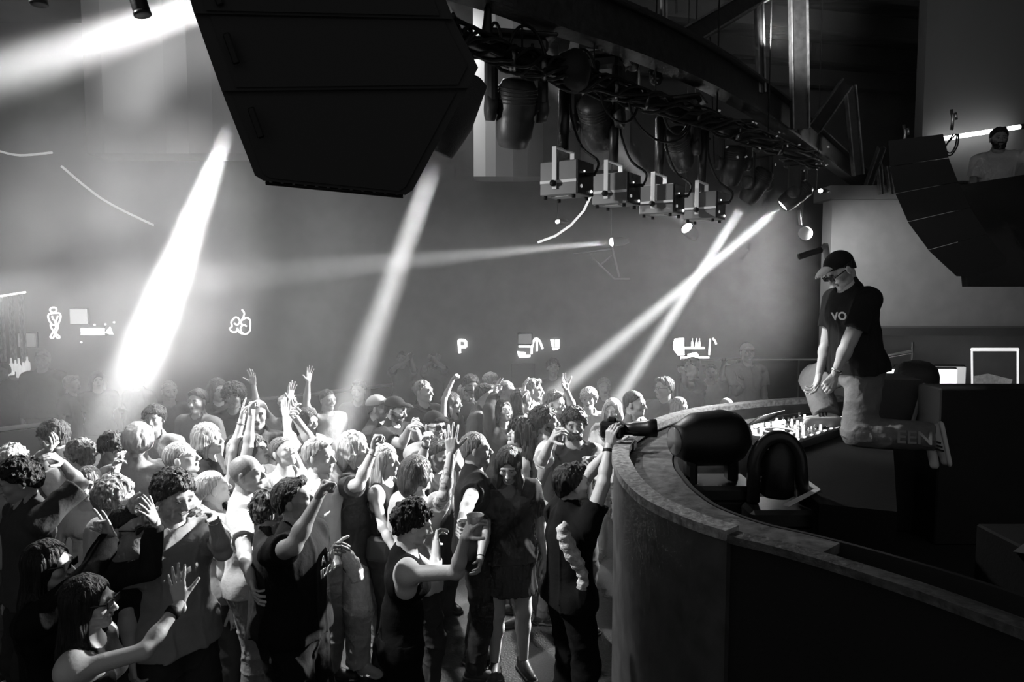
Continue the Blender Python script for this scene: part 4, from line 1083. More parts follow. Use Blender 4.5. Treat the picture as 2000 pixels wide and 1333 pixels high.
# ---------------------------------------------------------------- back wall: neon, screens, lit shelves
def px_tube(name, strokes, Y, r, e_, label, cat, group=None):
    o = empty(name, P(strokes[0][0][0], strokes[0][0][1], Y), label, cat, group)
    for s_ in strokes: MB().tube(smooth([P(x, y, Y) for x, y in s_], 5), r, 8).build('neon_tube', glow(e_), o)
    return o
NF = lambda x, y: (60 + x / 8.885, 570 + y / 8.885)
def nf(*p): return [NF(*q) for q in p]
Yb = 14.93
px_tube('neon_sign', [nf((390, 272), (345, 290), (335, 325), (360, 352), (400, 362), (435, 345), (447, 315), (435, 285), (392, 272)),
    nf((370, 380), (320, 385), (300, 430), (320, 500), (350, 545), (385, 580), (425, 580), (432, 545)), nf((370, 420), (385, 470), (425, 520), (440, 560), (440, 610), (400, 680), (345, 770), (350, 800), (390, 800), (420, 730), (470, 640), (480, 560), (510, 490), (520, 420), (495, 375), (440, 372), (370, 380)),
    nf((470, 420), (450, 480), (420, 540)), nf((345, 560), (350, 620), (400, 690), (450, 740), (495, 775), (500, 800), (470, 808), (440, 780), (430, 740))],
    Yb, .017, 1.3, 'tall neon outline of a figure with crossed arms and legs on the left wall', 'neon sign')
NH = lambda x, y: (0 + x / 3.333, 500 + y / 3.333)
def nh(*p): return [NH(*q) for q in p]
px_tube('neon_sign', [nh((1575, 350), (1590, 375), (1578, 410), (1560, 430)), nh((1530, 400), (1505, 430), (1510, 460), (1495, 475), (1515, 497), (1540, 492), (1545, 470)), nh((1530, 400), (1550, 405), (1560, 430), (1545, 450), (1525, 440)),
    nh((1560, 430), (1600, 405), (1625, 415), (1630, 450), (1625, 490), (1600, 510), (1575, 500), (1565, 470), (1585, 450), (1605, 460)), nh((1545, 470), (1560, 500), (1590, 510)), nh((1560, 430), (1575, 450), (1565, 470))],
    Yb, .017, 1.6, 'bright neon outline of a hand with raised thumb on the back wall', 'neon sign')
def panel(x0, y0, x1, y1, Y, e_, name, label, cat, d=.05, fr=None):
    a, b = P(x0, y0, Y), P(x1, y1, Y); o = empty(name, (a + b) / 2, label, cat)
    c = (a + b) / 2; MB().box(c + Vector((0, d, 0)), (abs(b.x - a.x) + .05, d, abs(a.z - b.z) + .05), None, .01).build('frame', fr or black(.03), o)
    MB().box(c, (abs(b.x - a.x), d, abs(a.z - b.z)), None, .005).build('face', glow(e_) if e_ else mat('pale_paper', .7, .6), o)
    return o
panel(137, 604, 170, 633, Yb, .55, 'wall_screen', 'small square lit screen beside the neon figure', 'screen')
MB().tube([P(121, 606, Yb), P(124, 660, Yb)], .015, 6)
sg = panel(157, 641, 203, 655, Yb, 0, 'lit_letter_sign', 'bright block letter sign below the square screen, its letters blurred together', 'sign')
for j in range(7):
    x = 159 + j * 6.6; a = P(x, 641.5, Yb - .08); b = P(x + 5.2, 654.5, Yb - .08)
    t = MB(); w_ = b.x - a.x; h_ = a.z - b.z
    t.box(((a.x + b.x) / 2 - w_ * .4, a.y, (a.z + b.z) / 2), (w_ * .3, .03, h_)); t.box(((a.x + b.x) / 2, a.y, a.z - h_ * .1), (w_, .03, h_ * .22))
    if j % 3 != 1: t.box(((a.x + b.x) / 2 + w_ * .35, a.y, (a.z + b.z) / 2), (w_ * .3, .03, h_))
    t.box(((a.x + b.x) / 2, a.y, (a.z + b.z) / 2), (w_ * .9, .03, h_ * .2)); t.box(((a.x + b.x) / 2, a.y, b.z + h_ * .1), (w_, .03, h_ * .22)); t.build('letter', glow(2.5), sg)
t = MB(); t.prism([P(205, 650, Yb - .05), P(214, 639, Yb - .05), P(220, 654, Yb - .05), P(213, 653, Yb - .05)], [p + Vector((0, .03, 0)) for p in (P(205, 650, Yb - .05), P(214, 639, Yb - .05), P(220, 654, Yb - .05), P(213, 653, Yb - .05))]); t.build('arrow', glow(2.5), sg)
for j, (x, y) in enumerate(((159, 669), (206, 634), (223, 630), (185, 635))):
    t = MB(); t.lathe(P(x, y, Yb), (0, -1, 0), [(0, .02), (.02, .014)], 10); tag(t.build('pin_light', glow(4)), ['tiny light dot below the letter sign', 'tiny light dot above the arrow', 'tiny light dot furthest right of the arrow', 'tiny light dot above the sign letters'][j], 'light', 'tiny dots around the letter sign')
# strip curtain with rail at the left edge
o = empty('tinsel_curtain', P(10, 580, 13.0), 'shiny strip curtain hanging from a bright rail at the left edge', 'curtain')
MB().tube([P(-30, 584, 13.0), P(50, 571, 13.0)], .02, 8).build('rail', glow(1.5), o)
for j, x in enumerate((-6, 14, 34)):
    a = P(x, 580 - j * 3.2, 13.0); b = P(x + 12, 580 - j * 3.2, 13.0); t = MB(); vs = []; n = 9
    for i in range(n):
        xx = a.x + (b.x - a.x) * i / (n - 1); yy = a.y + .03 * math.sin(i * 2.2); vs += [(xx, yy, a.z), (xx + .02 * math.sin(i * 3), yy, a.z - 1.25)]
    m_ = len(vs); vs += [(v[0], v[1] + .01, v[2]) for v in vs]
    t.add(vs, [(2 * i, 2 * i + 1, 2 * i + 3, 2 * i + 2) for i in range(n - 1)] + [(m_ + 2 * i, m_ + 2 * i + 2, m_ + 2 * i + 3, m_ + 2 * i + 1) for i in range(n - 1)])
    t.build('strip', mat('tinsel', .6, .3, .6, bump=1, scale=20, var=.4, stretch=(3, 1, .6)), o)
panel(36, 652, 69, 678, 13.4, .12, 'wall_screen', 'dim grey screen below the strip curtain', 'screen')
# bottles on the back bar at the left
for j, (x, y, h) in enumerate(((13, 735, .22), (23, 733, .3), (31, 726, .2), (38, 738, .34), (46, 733, .22), (54, 724, .24))):
    b0 = P(x, y, 12.4); t = MB(); t.lathe(b0, (0, 0, 1), [(0, .04), (.02, .045), (h * .55, .045), (h * .72, .016), (h, .016)], 12)
    tag(t.build('bottle', mat('lit_glass', .8, .1, emit=.5)), 'glowing bottle on the back bar, ' + ['leftmost', 'second from left', 'third from left', 'the tallest', 'second from right', 'rightmost'][j] + ' of six', 'bottle', 'bottles on the back bar')
sh_ = MB(); sh_.box(P(34, 742, 12.4), (.9, .3, .04)); shelf_ = tag(sh_.build('bar_shelf', mat('dark_wood', .05, .5)), 'dark back bar shelf under the glowing bottles', 'shelf')
# lit shelves, arch and letter in the middle of the back wall
px_tube('letter_sign', [[(896, 665), (897, 677), (898, 690)], [(896, 665), (904, 665), (909, 666)], [(909, 666), (910, 672), (910, 678)], [(898, 678), (904, 678), (910, 678)]], Yb, .03, 3, 'small lit sign shaped like a letter P on the back wall', 'sign')
px_tube('neon_sign', [[(1038, 692), (1039, 678), (1043, 665), (1048, 662), (1054, 667), (1060, 682)], [(1048, 663), (1048.5, 672), (1048.5, 686)]], Yb, .022, 3, 'small neon arch with a centre bar on the back wall', 'neon sign')
e = empty('lit_counter_unit', P(1022, 690, Yb), 'bright lit serving unit with a shelf line beside the neon arch', 'counter unit')
MB().tube([P(1013, 677, Yb), P(1036, 677, Yb)], .022, 8).build('shelf_light', glow(2.5), e)
MB().prism([P(1010, 687, Yb), P(1027, 689, Yb), P(1027, 694, Yb), P(1036, 694, Yb), P(1036, 698, Yb), P(1014, 699, Yb), P(1012, 695, Yb)], [p + Vector((0, .1, 0)) for p in [P(1010, 687, Yb), P(1027, 689, Yb), P(1027, 694, Yb), P(1036, 694, Yb), P(1036, 698, Yb), P(1014, 699, Yb), P(1012, 695, Yb)]]).build('tray', glow(2.5), e)
panel(1012, 653, 1038, 672, 14.8, .10, 'wall_screen', 'dim grey wall screen above the lit serving unit', 'screen')
e = empty('menu_lightbox', P(1085, 672, Yb), 'small bright lightbox with tapered foot right of the neon arch', 'lightbox')
for A in ([(1075, 664), (1083, 664), (1083, 678), (1078, 678)], [(1085, 664), (1093, 664), (1093, 678), (1085, 678)], [(1079, 680), (1093, 680), (1090, 683), (1082, 685), (1079, 684)]):
    pts = [P(x, y, Yb) for x, y in A]; MB().prism(pts, [p + Vector((0, .08, 0)) for p in pts]).build('panel', glow(2.5), e)
e = empty('menu_lightbox', P(1328, 678, 11.4), 'large bright faceted lightbox behind the glass balustrade', 'lightbox')
pts = [P(x, y, 11.4) for x, y in ((1320, 663), (1336, 661), (1337, 694), (1326, 695), (1318, 684), (1317, 676))]; MB().prism(pts, [p + Vector((0, .1, 0)) for p in pts]).build('panel', glow(4), e)
e = empty('back_bar_unit', P(1358, 690, 11.6), 'lit back bar unit with bottles behind the glass balustrade', 'bar unit')
MB().box(P(1355, 680, 11.7), (.35, .05, .03)).build('shelf', glow(3), e); MB().box(P(1357, 700, 11.5), (.45, .06, .05)).build('shelf', glow(3), e)
MB().prism([P(1343, 692, 11.6), P(1360, 688, 11.6), P(1368, 699, 11.6), P(1343, 702, 11.6)], [P(1343, 692, 11.7), P(1360, 688, 11.7), P(1368, 699, 11.7), P(1343, 702, 11.7)]).build('lit_panel', glow(2.5), e)
for x in (1352, 1360, 1366): MB().lathe(P(x, 679, 11.65), (0, 0, 1), [(0, .02), (.08, .02), (.11, .008), (.15, .008)], 10).build('bottle', glow(1.0), e)
px_tube('neon_sign', [[(1387, 662), (1386, 678), (1385, 694)], [(1392, 661), (1396, 666), (1399, 673)]], 11.8, .016, 1.5, 'pair of neon strokes right of the bar unit behind the glass', 'neon sign')
MB().box(P(1357, 665, 11.9), (.55, .04, .22))
# lit screen and framed case right of the DJ
panel(1752, 717, 1883, 760, 9.7, .35, 'lit_console', 'wide pale lit console behind the rounded stage monitor', 'console')
o = panel(1730, 722, 1867, 749, 9.6, 2.2, 'lit_display', 'bright white rounded display on the console behind the monitor', 'display')
e = empty('framed_case', P(1943, 720, 9.4), 'glass case with bright white frame on the stage wall at far right', 'display case')
for A, B_, r in (((1897, 683), (1989, 683), .022), ((1898, 683), (1899, 762), .014), ((1988, 683), (1988, 764), .016)): MB().tube([P(*A, 9.4), P(*B_, 9.4)], r, 4).build('frame_bar', glow(.8), e)
MB().prism([P(1902, 735, 9.5), P(1930, 730, 9.5), P(1978, 742, 9.5), P(1972, 760, 9.5), P(1903, 760, 9.5)], [P(1902, 735, 9.6), P(1930, 730, 9.6), P(1978, 742, 9.6), P(1972, 760, 9.6), P(1903, 760, 9.6)]).build('contents', mat('crumpled_foil', .35, .5, bump=1, scale=20, var=.5, emit=.08), e)  # faint emission put into the contents in place of light on them

# hangers and stands that carry the hall's lamps and units
def hang(o, px, py, Y, z1=8.15):
    a = P(px, py, Y); MB().tube([a, (a.x, a.y, z1)], .007, 5).build('hanging_rod', metal(.08, .5), o)
for o in list(bpy.data.objects):
    if o.name.startswith(('lamp', 'round_reflector')) and o.type == 'EMPTY':
        a = o.location; MB().tube([tuple(a + Vector((0, .1, .02))), (a.x, a.y + .1, 8.18)], .007, 5).build('hanging_rod', metal(.08, .5), o)
for o in list(bpy.data.objects):
    if o.name.startswith(('back_bar_unit', 'lit_counter_unit', 'lit_console')) and o.type == 'EMPTY':
        a = o.location; MB().box((a.x, a.y + .12, (a.z - .22) / 2 + .0), (.5, .2, a.z - .22), None, .01).build('cabinet_body', black(.02, .7), o)
for px in (1010, 1150, 1270, 1385, 1500):
    a = on_pipe(px); MB().tube([tuple(a + Vector((0, 0, .03))), (a.x, a.y, 8.18)], .006, 5).build('suspension_wire', black(), pe)
# ---------------------------------------------------------------- the crowd, nearest first
# arms: e = elbow, h = wrist, tip = fingertips
PEOPLE = {}
def pp_(key, *a, **kw): PEOPLE[key] = person(*a, **kw); return PEOPLE[key]
pp_('A', 'person at the bottom left in sunglasses, long dark hair, bare arm raised with open hand', 172, 1128, H=1.62, f=82, look=84, hair='long', hv=.006, sk=.42, top='fit', tv=.02, fem=True,
    specs='sun', lod=0, R=dict(e=(322, 1262), h=(352, 1178), tip=(338, 1095), pose='open', ne=True, nh=False, palm=(-.3, .9, .2)), L='hang', bot='skirt', bv=.02, fall=.42, wt=1.08, seed=11)
pp_('B', 'person at left edge in sunglasses and black sleeves making a horn sign with one hand', 92, 1060, H=1.65, f=84, look=86, pitch=2, hair='long', hv=.004, sk=.40, top='long', tv=.006, fem=True,
    specs='sun', lod=0, R=dict(e=(206, 1104), h=(218, 1048), tip=(192, 985), pose='horn', ne=True, nh=False, palm=(-.6, -.8, .1)), bot='pants', bv=.01, sleeve=.6, fall=.36, seed=12)
pp_('C', 'person in black lace top and sunglasses, forearms raised beside the face', 252, 990, H=1.68, f=118, look=108, hair='tied', hv=.02, sk=.36, top='long', tv=.018, fem=True, specs='sun', lod=0,
    R=dict(e=(292, 1112), h=(303, 1018), tip=(280, 980), pose='open', ne=True, nh=True, palm=(-1, 0, 0)), L=dict(e=(300, 1100), h=(300, 1030), pose='relax', ne=False, nh=False), bot='skirt', bv=.04, seed=13)
pp_('D', 'person at left edge with a dark curly mop, one bent arm raised overhead', 22, 898, H=1.78, f=-142, look=-125, pitch=-14, hair='curly', hv=.004, sk=.32, top='tee', tv=.05, lod=0,
    L=dict(e=(160, 945), h=(122, 905), tip=(95, 880), pose='relax', ne=True, nh=False), R='hang', bot='pants', bv=.03, seed=14, sleeve=.8, jaw=1.1)
pp_('E', 'big curly-haired person in grey T-shirt and dark shorts, hand near the cheek', 345, 920, H=1.84, f=128, look=122, pitch=-12, hair='curly', hv=.035, sk=.42, top='tee', tv=.27, lod=0, wt=1.12,
    L=dict(e=(436, 1078), h=(415, 1008), tip=(388, 982), pose='relax', ne=True, nh=True, palm=(-.5, -.5, -.6)), R='hang', bot='shorts', bv=.035, seed=15, hem=.05, shv=.3)
pp_('F', 'person seen from behind with rumpled grey hair and pale T-shirt', 225, 928, H=1.74, f=35, look=45, hair='messy', hv=.25, sk=.45, top='tee', tv=.5, lod=1, bot='pants', bv=.2, dist=4.15, seed=16,
    R=dict(e=(285, 1060), h=(262, 1010), pose='relax'))
pp_('G', 'balding person in profile with a white T-shirt and pale jeans, arm hanging', 478, 890, H=1.76, f=82, look=88, pitch=4, hair='none', buzz=.65, sk=.5, top='tee', tv=.55, lod=0, bot='pants', bv=.32, seed=17,
    R=dict(e=(478, 1082), h=(492, 1140), pose='relax', ne=True, nh=True), shv=.02, roll=4)
pp_('G2', 'person with cropped pale hair and head tipped back behind the grey T-shirt', 408, 922, H=1.70, f=50, look=58, pitch=10, hair='crop', hv=.45, sk=.6, top='tee', tv=.4, lod=1, bot='pants', bv=.1, seed=18, dist=4.6)
pp_('G3', 'person with dark tousled hair and grey jacket beside the white T-shirt', 530, 955, H=1.66, f=75, look=70, hair='messy', hv=.06, sk=.45, top='long', tv=.03, lod=1, bot='pants', bv=.02, seed=19, fem=True, dist=4.1)
pp_('H', 'short dark-haired person in a black lettered T-shirt raising one bare fist', 565, 938, H=1.76, f=106, look=90, pitch=14, hair='short', hv=.006, sk=.30, top='tee', tv=.006, lod=0, wt=1.12, beard=.25,
    R=dict(e=(572, 1068), h=(648, 925), tip=(668, 892), pose='fist', ne=True, nh=False, palm=(.5, -.5, -.6)), L=dict(e=(628, 1108), h=(646, 1082), pose='hold', ne=False, nh=True), bot='pants', bv=.008, seed=20, sleeve=.5, shv=.01)
pp_('I', 'person with long blond hair, grey T-shirt and light baggy jeans, fist raised', 690, 846, H=1.76, f=86, look=90, pitch=2, hair='mid', hv=.62, sk=.55, top='tee', tv=.12, lod=0, bot='baggy', bv=.62, seed=21, hem=.08, wt=1.05,
    R=dict(e=(700, 948), h=(742, 852), tip=(752, 818), pose='fist', ne=True, nh=True, palm=(.7, -.7, 0)), L=dict(e=(768, 1010), h=(788, 1078), pose='relax', ne=False, nh=True), hipoff=.2, shv=.6,
    legs=dict(R=dict(k=(700, 1200), a=(700, 1290), nk=True, na=False, f=V3(.85, -.5, 0)), L=dict(k=(752, 1180), a=(738, 1246), nk=False, na=False, f=V3(.9, -.45, 0))))
pp_('J', 'person with very long straight blonde hair, dark vest top and shoulder bag', 752, 870, H=1.68, f=100, look=105, hair='long', hv=.42, sk=.55, top='fit', tv=.02, lod=0, fem=True, bot='pants', bv=.08, seed=22, fall=.52,
    R=dict(e=(748, 1030), h=(778, 1090), pose='relax', ne=True, nh=True))
pp_('K', 'person with a glossy brown bob seen from behind, tattooed arm raised with spread fingers', 815, 893, H=1.72, f=50, look=55, hair='bob', hv=.05, sk=.55, top='tee', tv=.55, lod=0, bot='pants', bv=.05, seed=23, tattoo='R',
    R=dict(e=(868, 968), h=(884, 868), tip=(880, 825), pose='open', ne=True, nh=True, palm=(0, 1, 0)), fall=.10)
pp_('L', 'person in a sleeveless black top with tousled dark hair holding up a plastic cup', 822, 976, H=1.68, f=78, look=72, pitch=-18, hair='messy', hv=.008, sk=.46, top='fit', tv=.004, lod=0, fem=True, wt=1.14, bot='pants', bv=.004, seed=24,
    R=dict(e=(892, 1118), h=(908, 1050), tip=(930, 1000), pose='hold', ne=True, nh=True, palm=(.8, .2, .3)), L=dict(e=(850, 1120), h=(852, 1060), pose='hold', ne=False, nh=False), lean=(4, 0))
pp_('M', 'person with long dark hair in a black dress looking down, in front of the booth', 992, 884, H=1.70, f=172, look=184, pitch=-30, hair='long', hv=.006, sk=.48, top='tee', tv=.012, lod=0, fem=True, wt=1.14, bot='skirt', bv=.006, seed=25, sleeve=.62,
    R=dict(e=(948, 1046), h=(937, 1098), tip=(935, 1128), pose='relax', ne=True, nh=True), L=((.25, -.1, -1), (.1, .3, -1), 'relax'), shv=.02, fall=.3, skirt=.30)
pp_('N', 'photographer in black with dark hair holding a camera up against the booth', 1112, 910, H=1.74, f=62, look=66, pitch=8, hair='short', hv=.006, sk=.42, top='tee', tv=.005, lod=0, bot='pants', bv=.005, seed=26, sleeve=.5,
    R=dict(e=(1182, 935), h=(1190, 868), tip=(1196, 822), pose='hold', ne=True, nh=False, palm=(.7, .7, 0)), L=dict(e=(1172, 905), h=(1202, 862), tip=(1206, 826), pose='hold', ne=False, nh=False, palm=(-.2, .5, 0)), shv=.01)
pp_('O', 'bearded smiling person with open pale shirt over a dark vest, holding a drink', 1122, 796, H=1.84, f=172, look=178, pitch=-6, hair='curly', hv=.008, sk=.26, top='tank', tv=.012, lod=0, beard=.8, bot='pants', bv=.05, seed=27,
    R=((.35, -.1, -1), (.2, .7, .3), 'relax'), L=dict(e=(1192, 905), h=(1152, 903), tip=(1128, 900), pose='hold', ne=True, nh=True, palm=(-.3, -.9, 0)))
pp_('P', 'person with huge wavy dark hair, face tilted up to the left', 1026, 826, H=1.70, f=-100, look=-112, pitch=22, hair='volume', hv=.02, sk=.52, top='tank', tv=.01, lod=0, fem=True, bot='pants', bv=.02, seed=28, fall=.38)
pp_('Q', 'person with an undercut in profile and black T-shirt between two raised arms', 928, 846, H=1.78, f=84, look=86, pitch=2, hair='crop', hv=.10, sk=.36, top='tee', tv=.010, lod=0, beard=.2, bot='pants', bv=.02, seed=29, wt=1.08,
    R=dict(e=(918, 975), h=(900, 1020), pose='hold', ne=True, nh=True))
pp_('R', 'person with dark centre-parted hair and lace sleeve pointing up, chin raised', 980, 783, H=1.68, f=150, look=150, pitch=18, hair='long', hv=.008, sk=.52, top='long', tv=.02, lod=0, fem=True, bot='pants', bv=.02, seed=30, fall=.14,
    R=dict(e=(955, 800), h=(966, 768), tip=(984, 738), pose='peace', ne=True, nh=False, palm=(.5, -.8, 0)))
pp_('S', 'person with thick dark curly hair and beard in profile, white T-shirt', 1062, 792, H=1.82, f=88, look=90, pitch=4, hair='curly', hv=.010, sk=.48, top='tee', tv=.72, lod=0, beard=.7, bot='pants', bv=.05, seed=31,
    R=dict(e=(1060, 900), h=(1078, 860), pose='hold', ne=True, nh=True))
pp_('T', 'brightly lit person with short brown hair and one arm raised behind the beards', 1085, 765, H=1.78, f=128, look=120, pitch=-4, hair='short', hv=.10, sk=.6, top='tee', tv=.25, lod=1, bot='pants', bv=.05, seed=32,
    L=dict(e=(1120, 800), h=(1106, 762), pose='open', ne=True, nh=True))
pp_('U', 'person with pale curly hair and white top facing the camera near the booth', 1150, 757, H=1.70, f=188, look=192, hair='curly', hv=.6, sk=.62, top='tee', tv=.55, lod=1, fem=True, bot='pants', bv=.1, seed=33)
pp_('V', 'person with pale cap low beside the raised camera', 1196, 782, H=1.68, f=195, look=200, hair='mid', hv=.5, sk=.6, top='tee', tv=.8, lod=1, fem=True, bot='pants', bv=.1, seed=34)
pp_('W', 'person with wavy brown shoulder-length hair in profile, dark shirt', 1020, 762, H=1.76, f=92, look=95, hair='mid', hv=.04, sk=.5, top='tee', tv=.06, lod=1, bot='pants', bv=.05, seed=35)
pp_('X', 'fair short-haired person with one hand up at the far centre of the crowd', 1042, 742, H=1.80, f=100, look=98, hair='short', hv=.3, sk=.6, top='tee', tv=.5, lod=1, bot='pants', bv=.1, seed=36,
    R=dict(e=(1012, 790), h=(1022, 768), tip=(1028, 740), pose='open', ne=True, nh=True))
pp_('Y', 'person with dark hair half hidden behind the lace sleeve, bright forehead', 948, 752, H=1.80, f=120, look=112, hair='short', hv=.02, sk=.6, top='tee', tv=.1, lod=1, bot='pants', bv=.05, seed=37)
pp_('Z', 'person in a trucker cap with white badge and long fair hair, hand at the mouth', 911, 752, H=1.70, f=158, look=150, pitch=-6, hair='long', hv=.45, sk=.55, top='tee', tv=.04, lod=0, fem=True, bot='pants', bv=.05, seed=38, cap=(.04, .03, .7), fall=.22,
    L=dict(e=(915, 830), h=(925, 798), pose='relax', ne=True, nh=True), R='hang')
pp_('AA', 'person with dark hair and black sleeves, fist punched high', 884, 768, H=1.66, f=120, look=110, hair='long', hv=.02, sk=.5, top='tank', tv=.015, lod=1, fem=True, bot='pants', bv=.02, seed=39, fall=.2,
    R=dict(e=(868, 752), h=(888, 734), tip=(898, 722), pose='fist', ne=True, nh=False))
pp_('AB', 'person with fair tied-back hair and dark tee with a pale print, looking right', 826, 744, H=1.80, f=142, look=118, pitch=4, hair='tied', hv=.2, sk=.52, top='tee', tv=.025, lod=0, bot='pants', bv=.03, seed=40)
pp_('AC', 'bearded person in a dark cap clasping hands to the chin', 777, 778, H=1.78, f=118, look=105, pitch=-12, hair='crop', hv=.01, sk=.34, top='tee', tv=.02, lod=0, beard=.85, bot='pants', bv=.03, seed=41, cap=(.015, .015), wt=1.1,
    L=dict(e=(815, 855), h=(808, 832), pose='fist', ne=True, nh=True), R=dict(e=(785, 868), h=(800, 835), tip=(818, 822), pose='relax', ne=True, nh=True))
pp_('AD', 'person in dark cap and sunglasses with pale jacket, hand raised by the face', 850, 806, H=1.76, f=150, look=140, pitch=-4, hair='crop', hv=.01, sk=.42, top='tee', tv=.28, lod=0, beard=.4, bot='pants', bv=.05, seed=42, cap=(.010, .010), specs='sun', wt=1.05,
    R=dict(e=(822, 905), h=(834, 862), tip=(838, 830), pose='fist', ne=True, nh=True))
pp_('AE', 'moustached person glancing down behind the brown bob', 862, 862, H=1.74, f=118, look=112, pitch=-14, hair='short', hv=.02, sk=.44, top='tee', tv=.02, lod=1, beard=.45, bot='pants', bv=.03, seed=43, dist=5.9)
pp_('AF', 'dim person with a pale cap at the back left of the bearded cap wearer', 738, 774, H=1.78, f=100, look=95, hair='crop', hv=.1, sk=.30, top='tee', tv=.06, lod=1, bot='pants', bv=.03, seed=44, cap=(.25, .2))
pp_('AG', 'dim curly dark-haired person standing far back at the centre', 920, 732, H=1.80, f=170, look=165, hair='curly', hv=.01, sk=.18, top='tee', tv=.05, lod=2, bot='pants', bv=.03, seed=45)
pp_('AH', 'person in glasses and dark polo shirt standing right of centre looking left', 1297, 738, H=1.80, f=-140, look=-112, hair='short', hv=.04, sk=.45, top='tee', tv=.035, lod=0, bot='pants', bv=.03, seed=46, specs='clear', wt=1.1)
pp_('AI', 'blonde person low behind the booth rim beside the polo shirt', 1328, 778, H=1.60, f=150, look=140, hair='long', hv=.5, sk=.55, top='tee', tv=.1, lod=1, fem=True, bot='pants', bv=.03, seed=47)
pp_('AJ', 'person whose pale bald crown just shows above the booth rim', 1420, 778, H=1.66, f=180, hair='none', sk=.6, top='tee', tv=.1, lod=2, bot='pants', bv=.03, seed=48)
pp_('AK', 'person in a light cap with cross-body strap pointing upwards behind the glass', 1460, 672, H=1.88, f=178, look=180, hair='crop', hv=.1, sk=.38, top='tee', tv=.34, lod=1, bot='pants', bv=.03, seed=49, cap=(.5, .5), wt=1.1, dist=9.6,
    R=dict(e=(1440, 772), h=(1450, 752), tip=(1440, 724), pose='point', ne=True, nh=True))
pp_('AL', 'dark-clothed person in profile behind the glass, hand at the mouth', 1352, 700, H=1.78, f=-110, look=-105, hair='short', hv=.02, sk=.42, top='tee', tv=.02, lod=1, bot='pants', bv=.02, seed=50, dist=9.4,
    L=dict(e=(1340, 752), h=(1334, 728), pose='fist', ne=True, nh=True))
pp_('AM', 'person in a bright white shirt with arms raised behind the glass', 1388, 712, H=1.70, f=200, look=190, hair='short', hv=.03, sk=.45, top='tee', tv=.7, lod=2, bot='pants', bv=.05, seed=51, dist=9.9,
    L=dict(e=(1410, 730), h=(1413, 712), pose='open', ne=True, nh=True))
pp_('AN', 'person with short brown curls in profile looking left above the raised elbow', 94, 822, H=1.76, f=-78, look=-86, pitch=-14, hair='curly', hv=.08, sk=.5, top='tee', tv=.10, lod=0, bot='pants', bv=.05, seed=52)
pp_('AO', 'person in a loose white shirt with both arms bent, blurred by the smoke', 150, 858, H=1.70, f=-60, look=-60, pitch=-14, hair='messy', hv=.2, sk=.6, top='tee', tv=.75, lod=1, bot='pants', bv=.2, seed=53, lean=(8, 0),
    L=dict(e=(62, 882), h=(98, 876), pose='relax', ne=True, nh=True), R='hang')
pp_('AP', 'person with two long braids and a pale top', 170, 916, H=1.60, f=150, look=160, pitch=-8, hair='braids', hv=.2, sk=.6, top='fit', tv=.7, lod=1, fem=True, bot='pants', bv=.2, seed=54)
pp_('AQ', 'person with wavy brown hair looking down, hand against the face, white shirt', 232, 850, H=1.72, f=120, look=110, pitch=-28, hair='messy', hv=.10, sk=.6, top='tee', tv=.72, lod=0, bot='pants', bv=.3, seed=55,
    R=dict(e=(200, 945), h=(226, 922), tip=(232, 888), pose='relax', ne=True, nh=True), L=((.3, .4, -.8), (0, .9, .2), 'relax'))
pp_('AR', 'person in a pale grey hooded jacket seen from behind in the haze', 268, 832, H=1.80, f=-20, look=-30, hair='hood', hv=.4, sk=.5, top='jacket', tv=.4, lod=1, bot='pants', bv=.2, seed=56, wt=1.1)
pp_('AS', 'person with cropped fair hair in sharp profile looking up right', 345, 865, H=1.76, f=84, look=80, pitch=14, hair='crop', hv=.3, sk=.6, top='tee', tv=.2, lod=0, bot='pants', bv=.1, seed=57)
pp_('AT', 'person with long fair hair and dark jacket in profile, lips parted', 402, 830, H=1.76, f=82, look=88, pitch=6, hair='mid', hv=.35, sk=.58, top='long', tv=.04, lod=0, bot='pants', bv=.05, seed=58)
pp_('AU', 'person in a pale sleeveless top pointing high with the forefinger', 470, 856, H=1.66, f=100, look=95, pitch=6, hair='mid', hv=.4, sk=.6, top='tank', tv=.6, lod=0, fem=True, bot='pants', bv=.1, seed=59,
    R=dict(e=(456, 880), h=(476, 806), tip=(484, 770), pose='point', ne=True, nh=True))
pp_('AV', 'person with dark hair and upturned nose beside the pointing arm', 492, 852, H=1.70, f=110, look=105, pitch=12, hair='mid', hv=.06, sk=.5, top='tee', tv=.1, lod=1, bot='pants', bv=.1, seed=60,
    R=dict(e=(486, 868), h=(492, 802), pose='fist', ne=False, nh=True))
pp_('AW', 'dim bald-headed person far behind the pointing arm', 503, 782, H=1.86, f=165, look=165, hair='none', sk=.26, top='tee', tv=.08, lod=1, bot='pants', bv=.1, seed=61)
pp_('AX', 'person in a white vest with hair pulled back and chin lifted, strap across the chest', 545, 856, H=1.70, f=130, look=120, pitch=22, hair='tied', hv=.12, sk=.58, top='tank', tv=.7, lod=0, fem=True, bot='pants', bv=.1, seed=62,
    L=dict(e=(562, 862), h=(558, 815), pose='open', ne=False, nh=False))
pp_('AY', 'washed-out person in white with raised arm inside the bright central beam', 624, 858, H=1.78, f=110, look=105, pitch=0, hair='short', hv=.4, sk=.62, top='tee', tv=.8, lod=1, bot='pants', bv=.3, seed=63,
    L=dict(e=(600, 850), h=(572, 808), tip=(563, 790), pose='point', ne=False, nh=False), R='hang')
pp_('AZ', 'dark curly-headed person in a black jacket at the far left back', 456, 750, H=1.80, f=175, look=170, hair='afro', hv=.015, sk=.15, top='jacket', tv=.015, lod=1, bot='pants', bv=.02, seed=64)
pp_('BA', 'tall dark figure in black standing at the bar rail at left', 82, 686, H=1.90, f=165, look=160, hair='short', hv=.02, sk=.08, top='jacket', tv=.010, lod=1, bot='pants', bv=.02, seed=65, wt=1.2, dist=10.0)
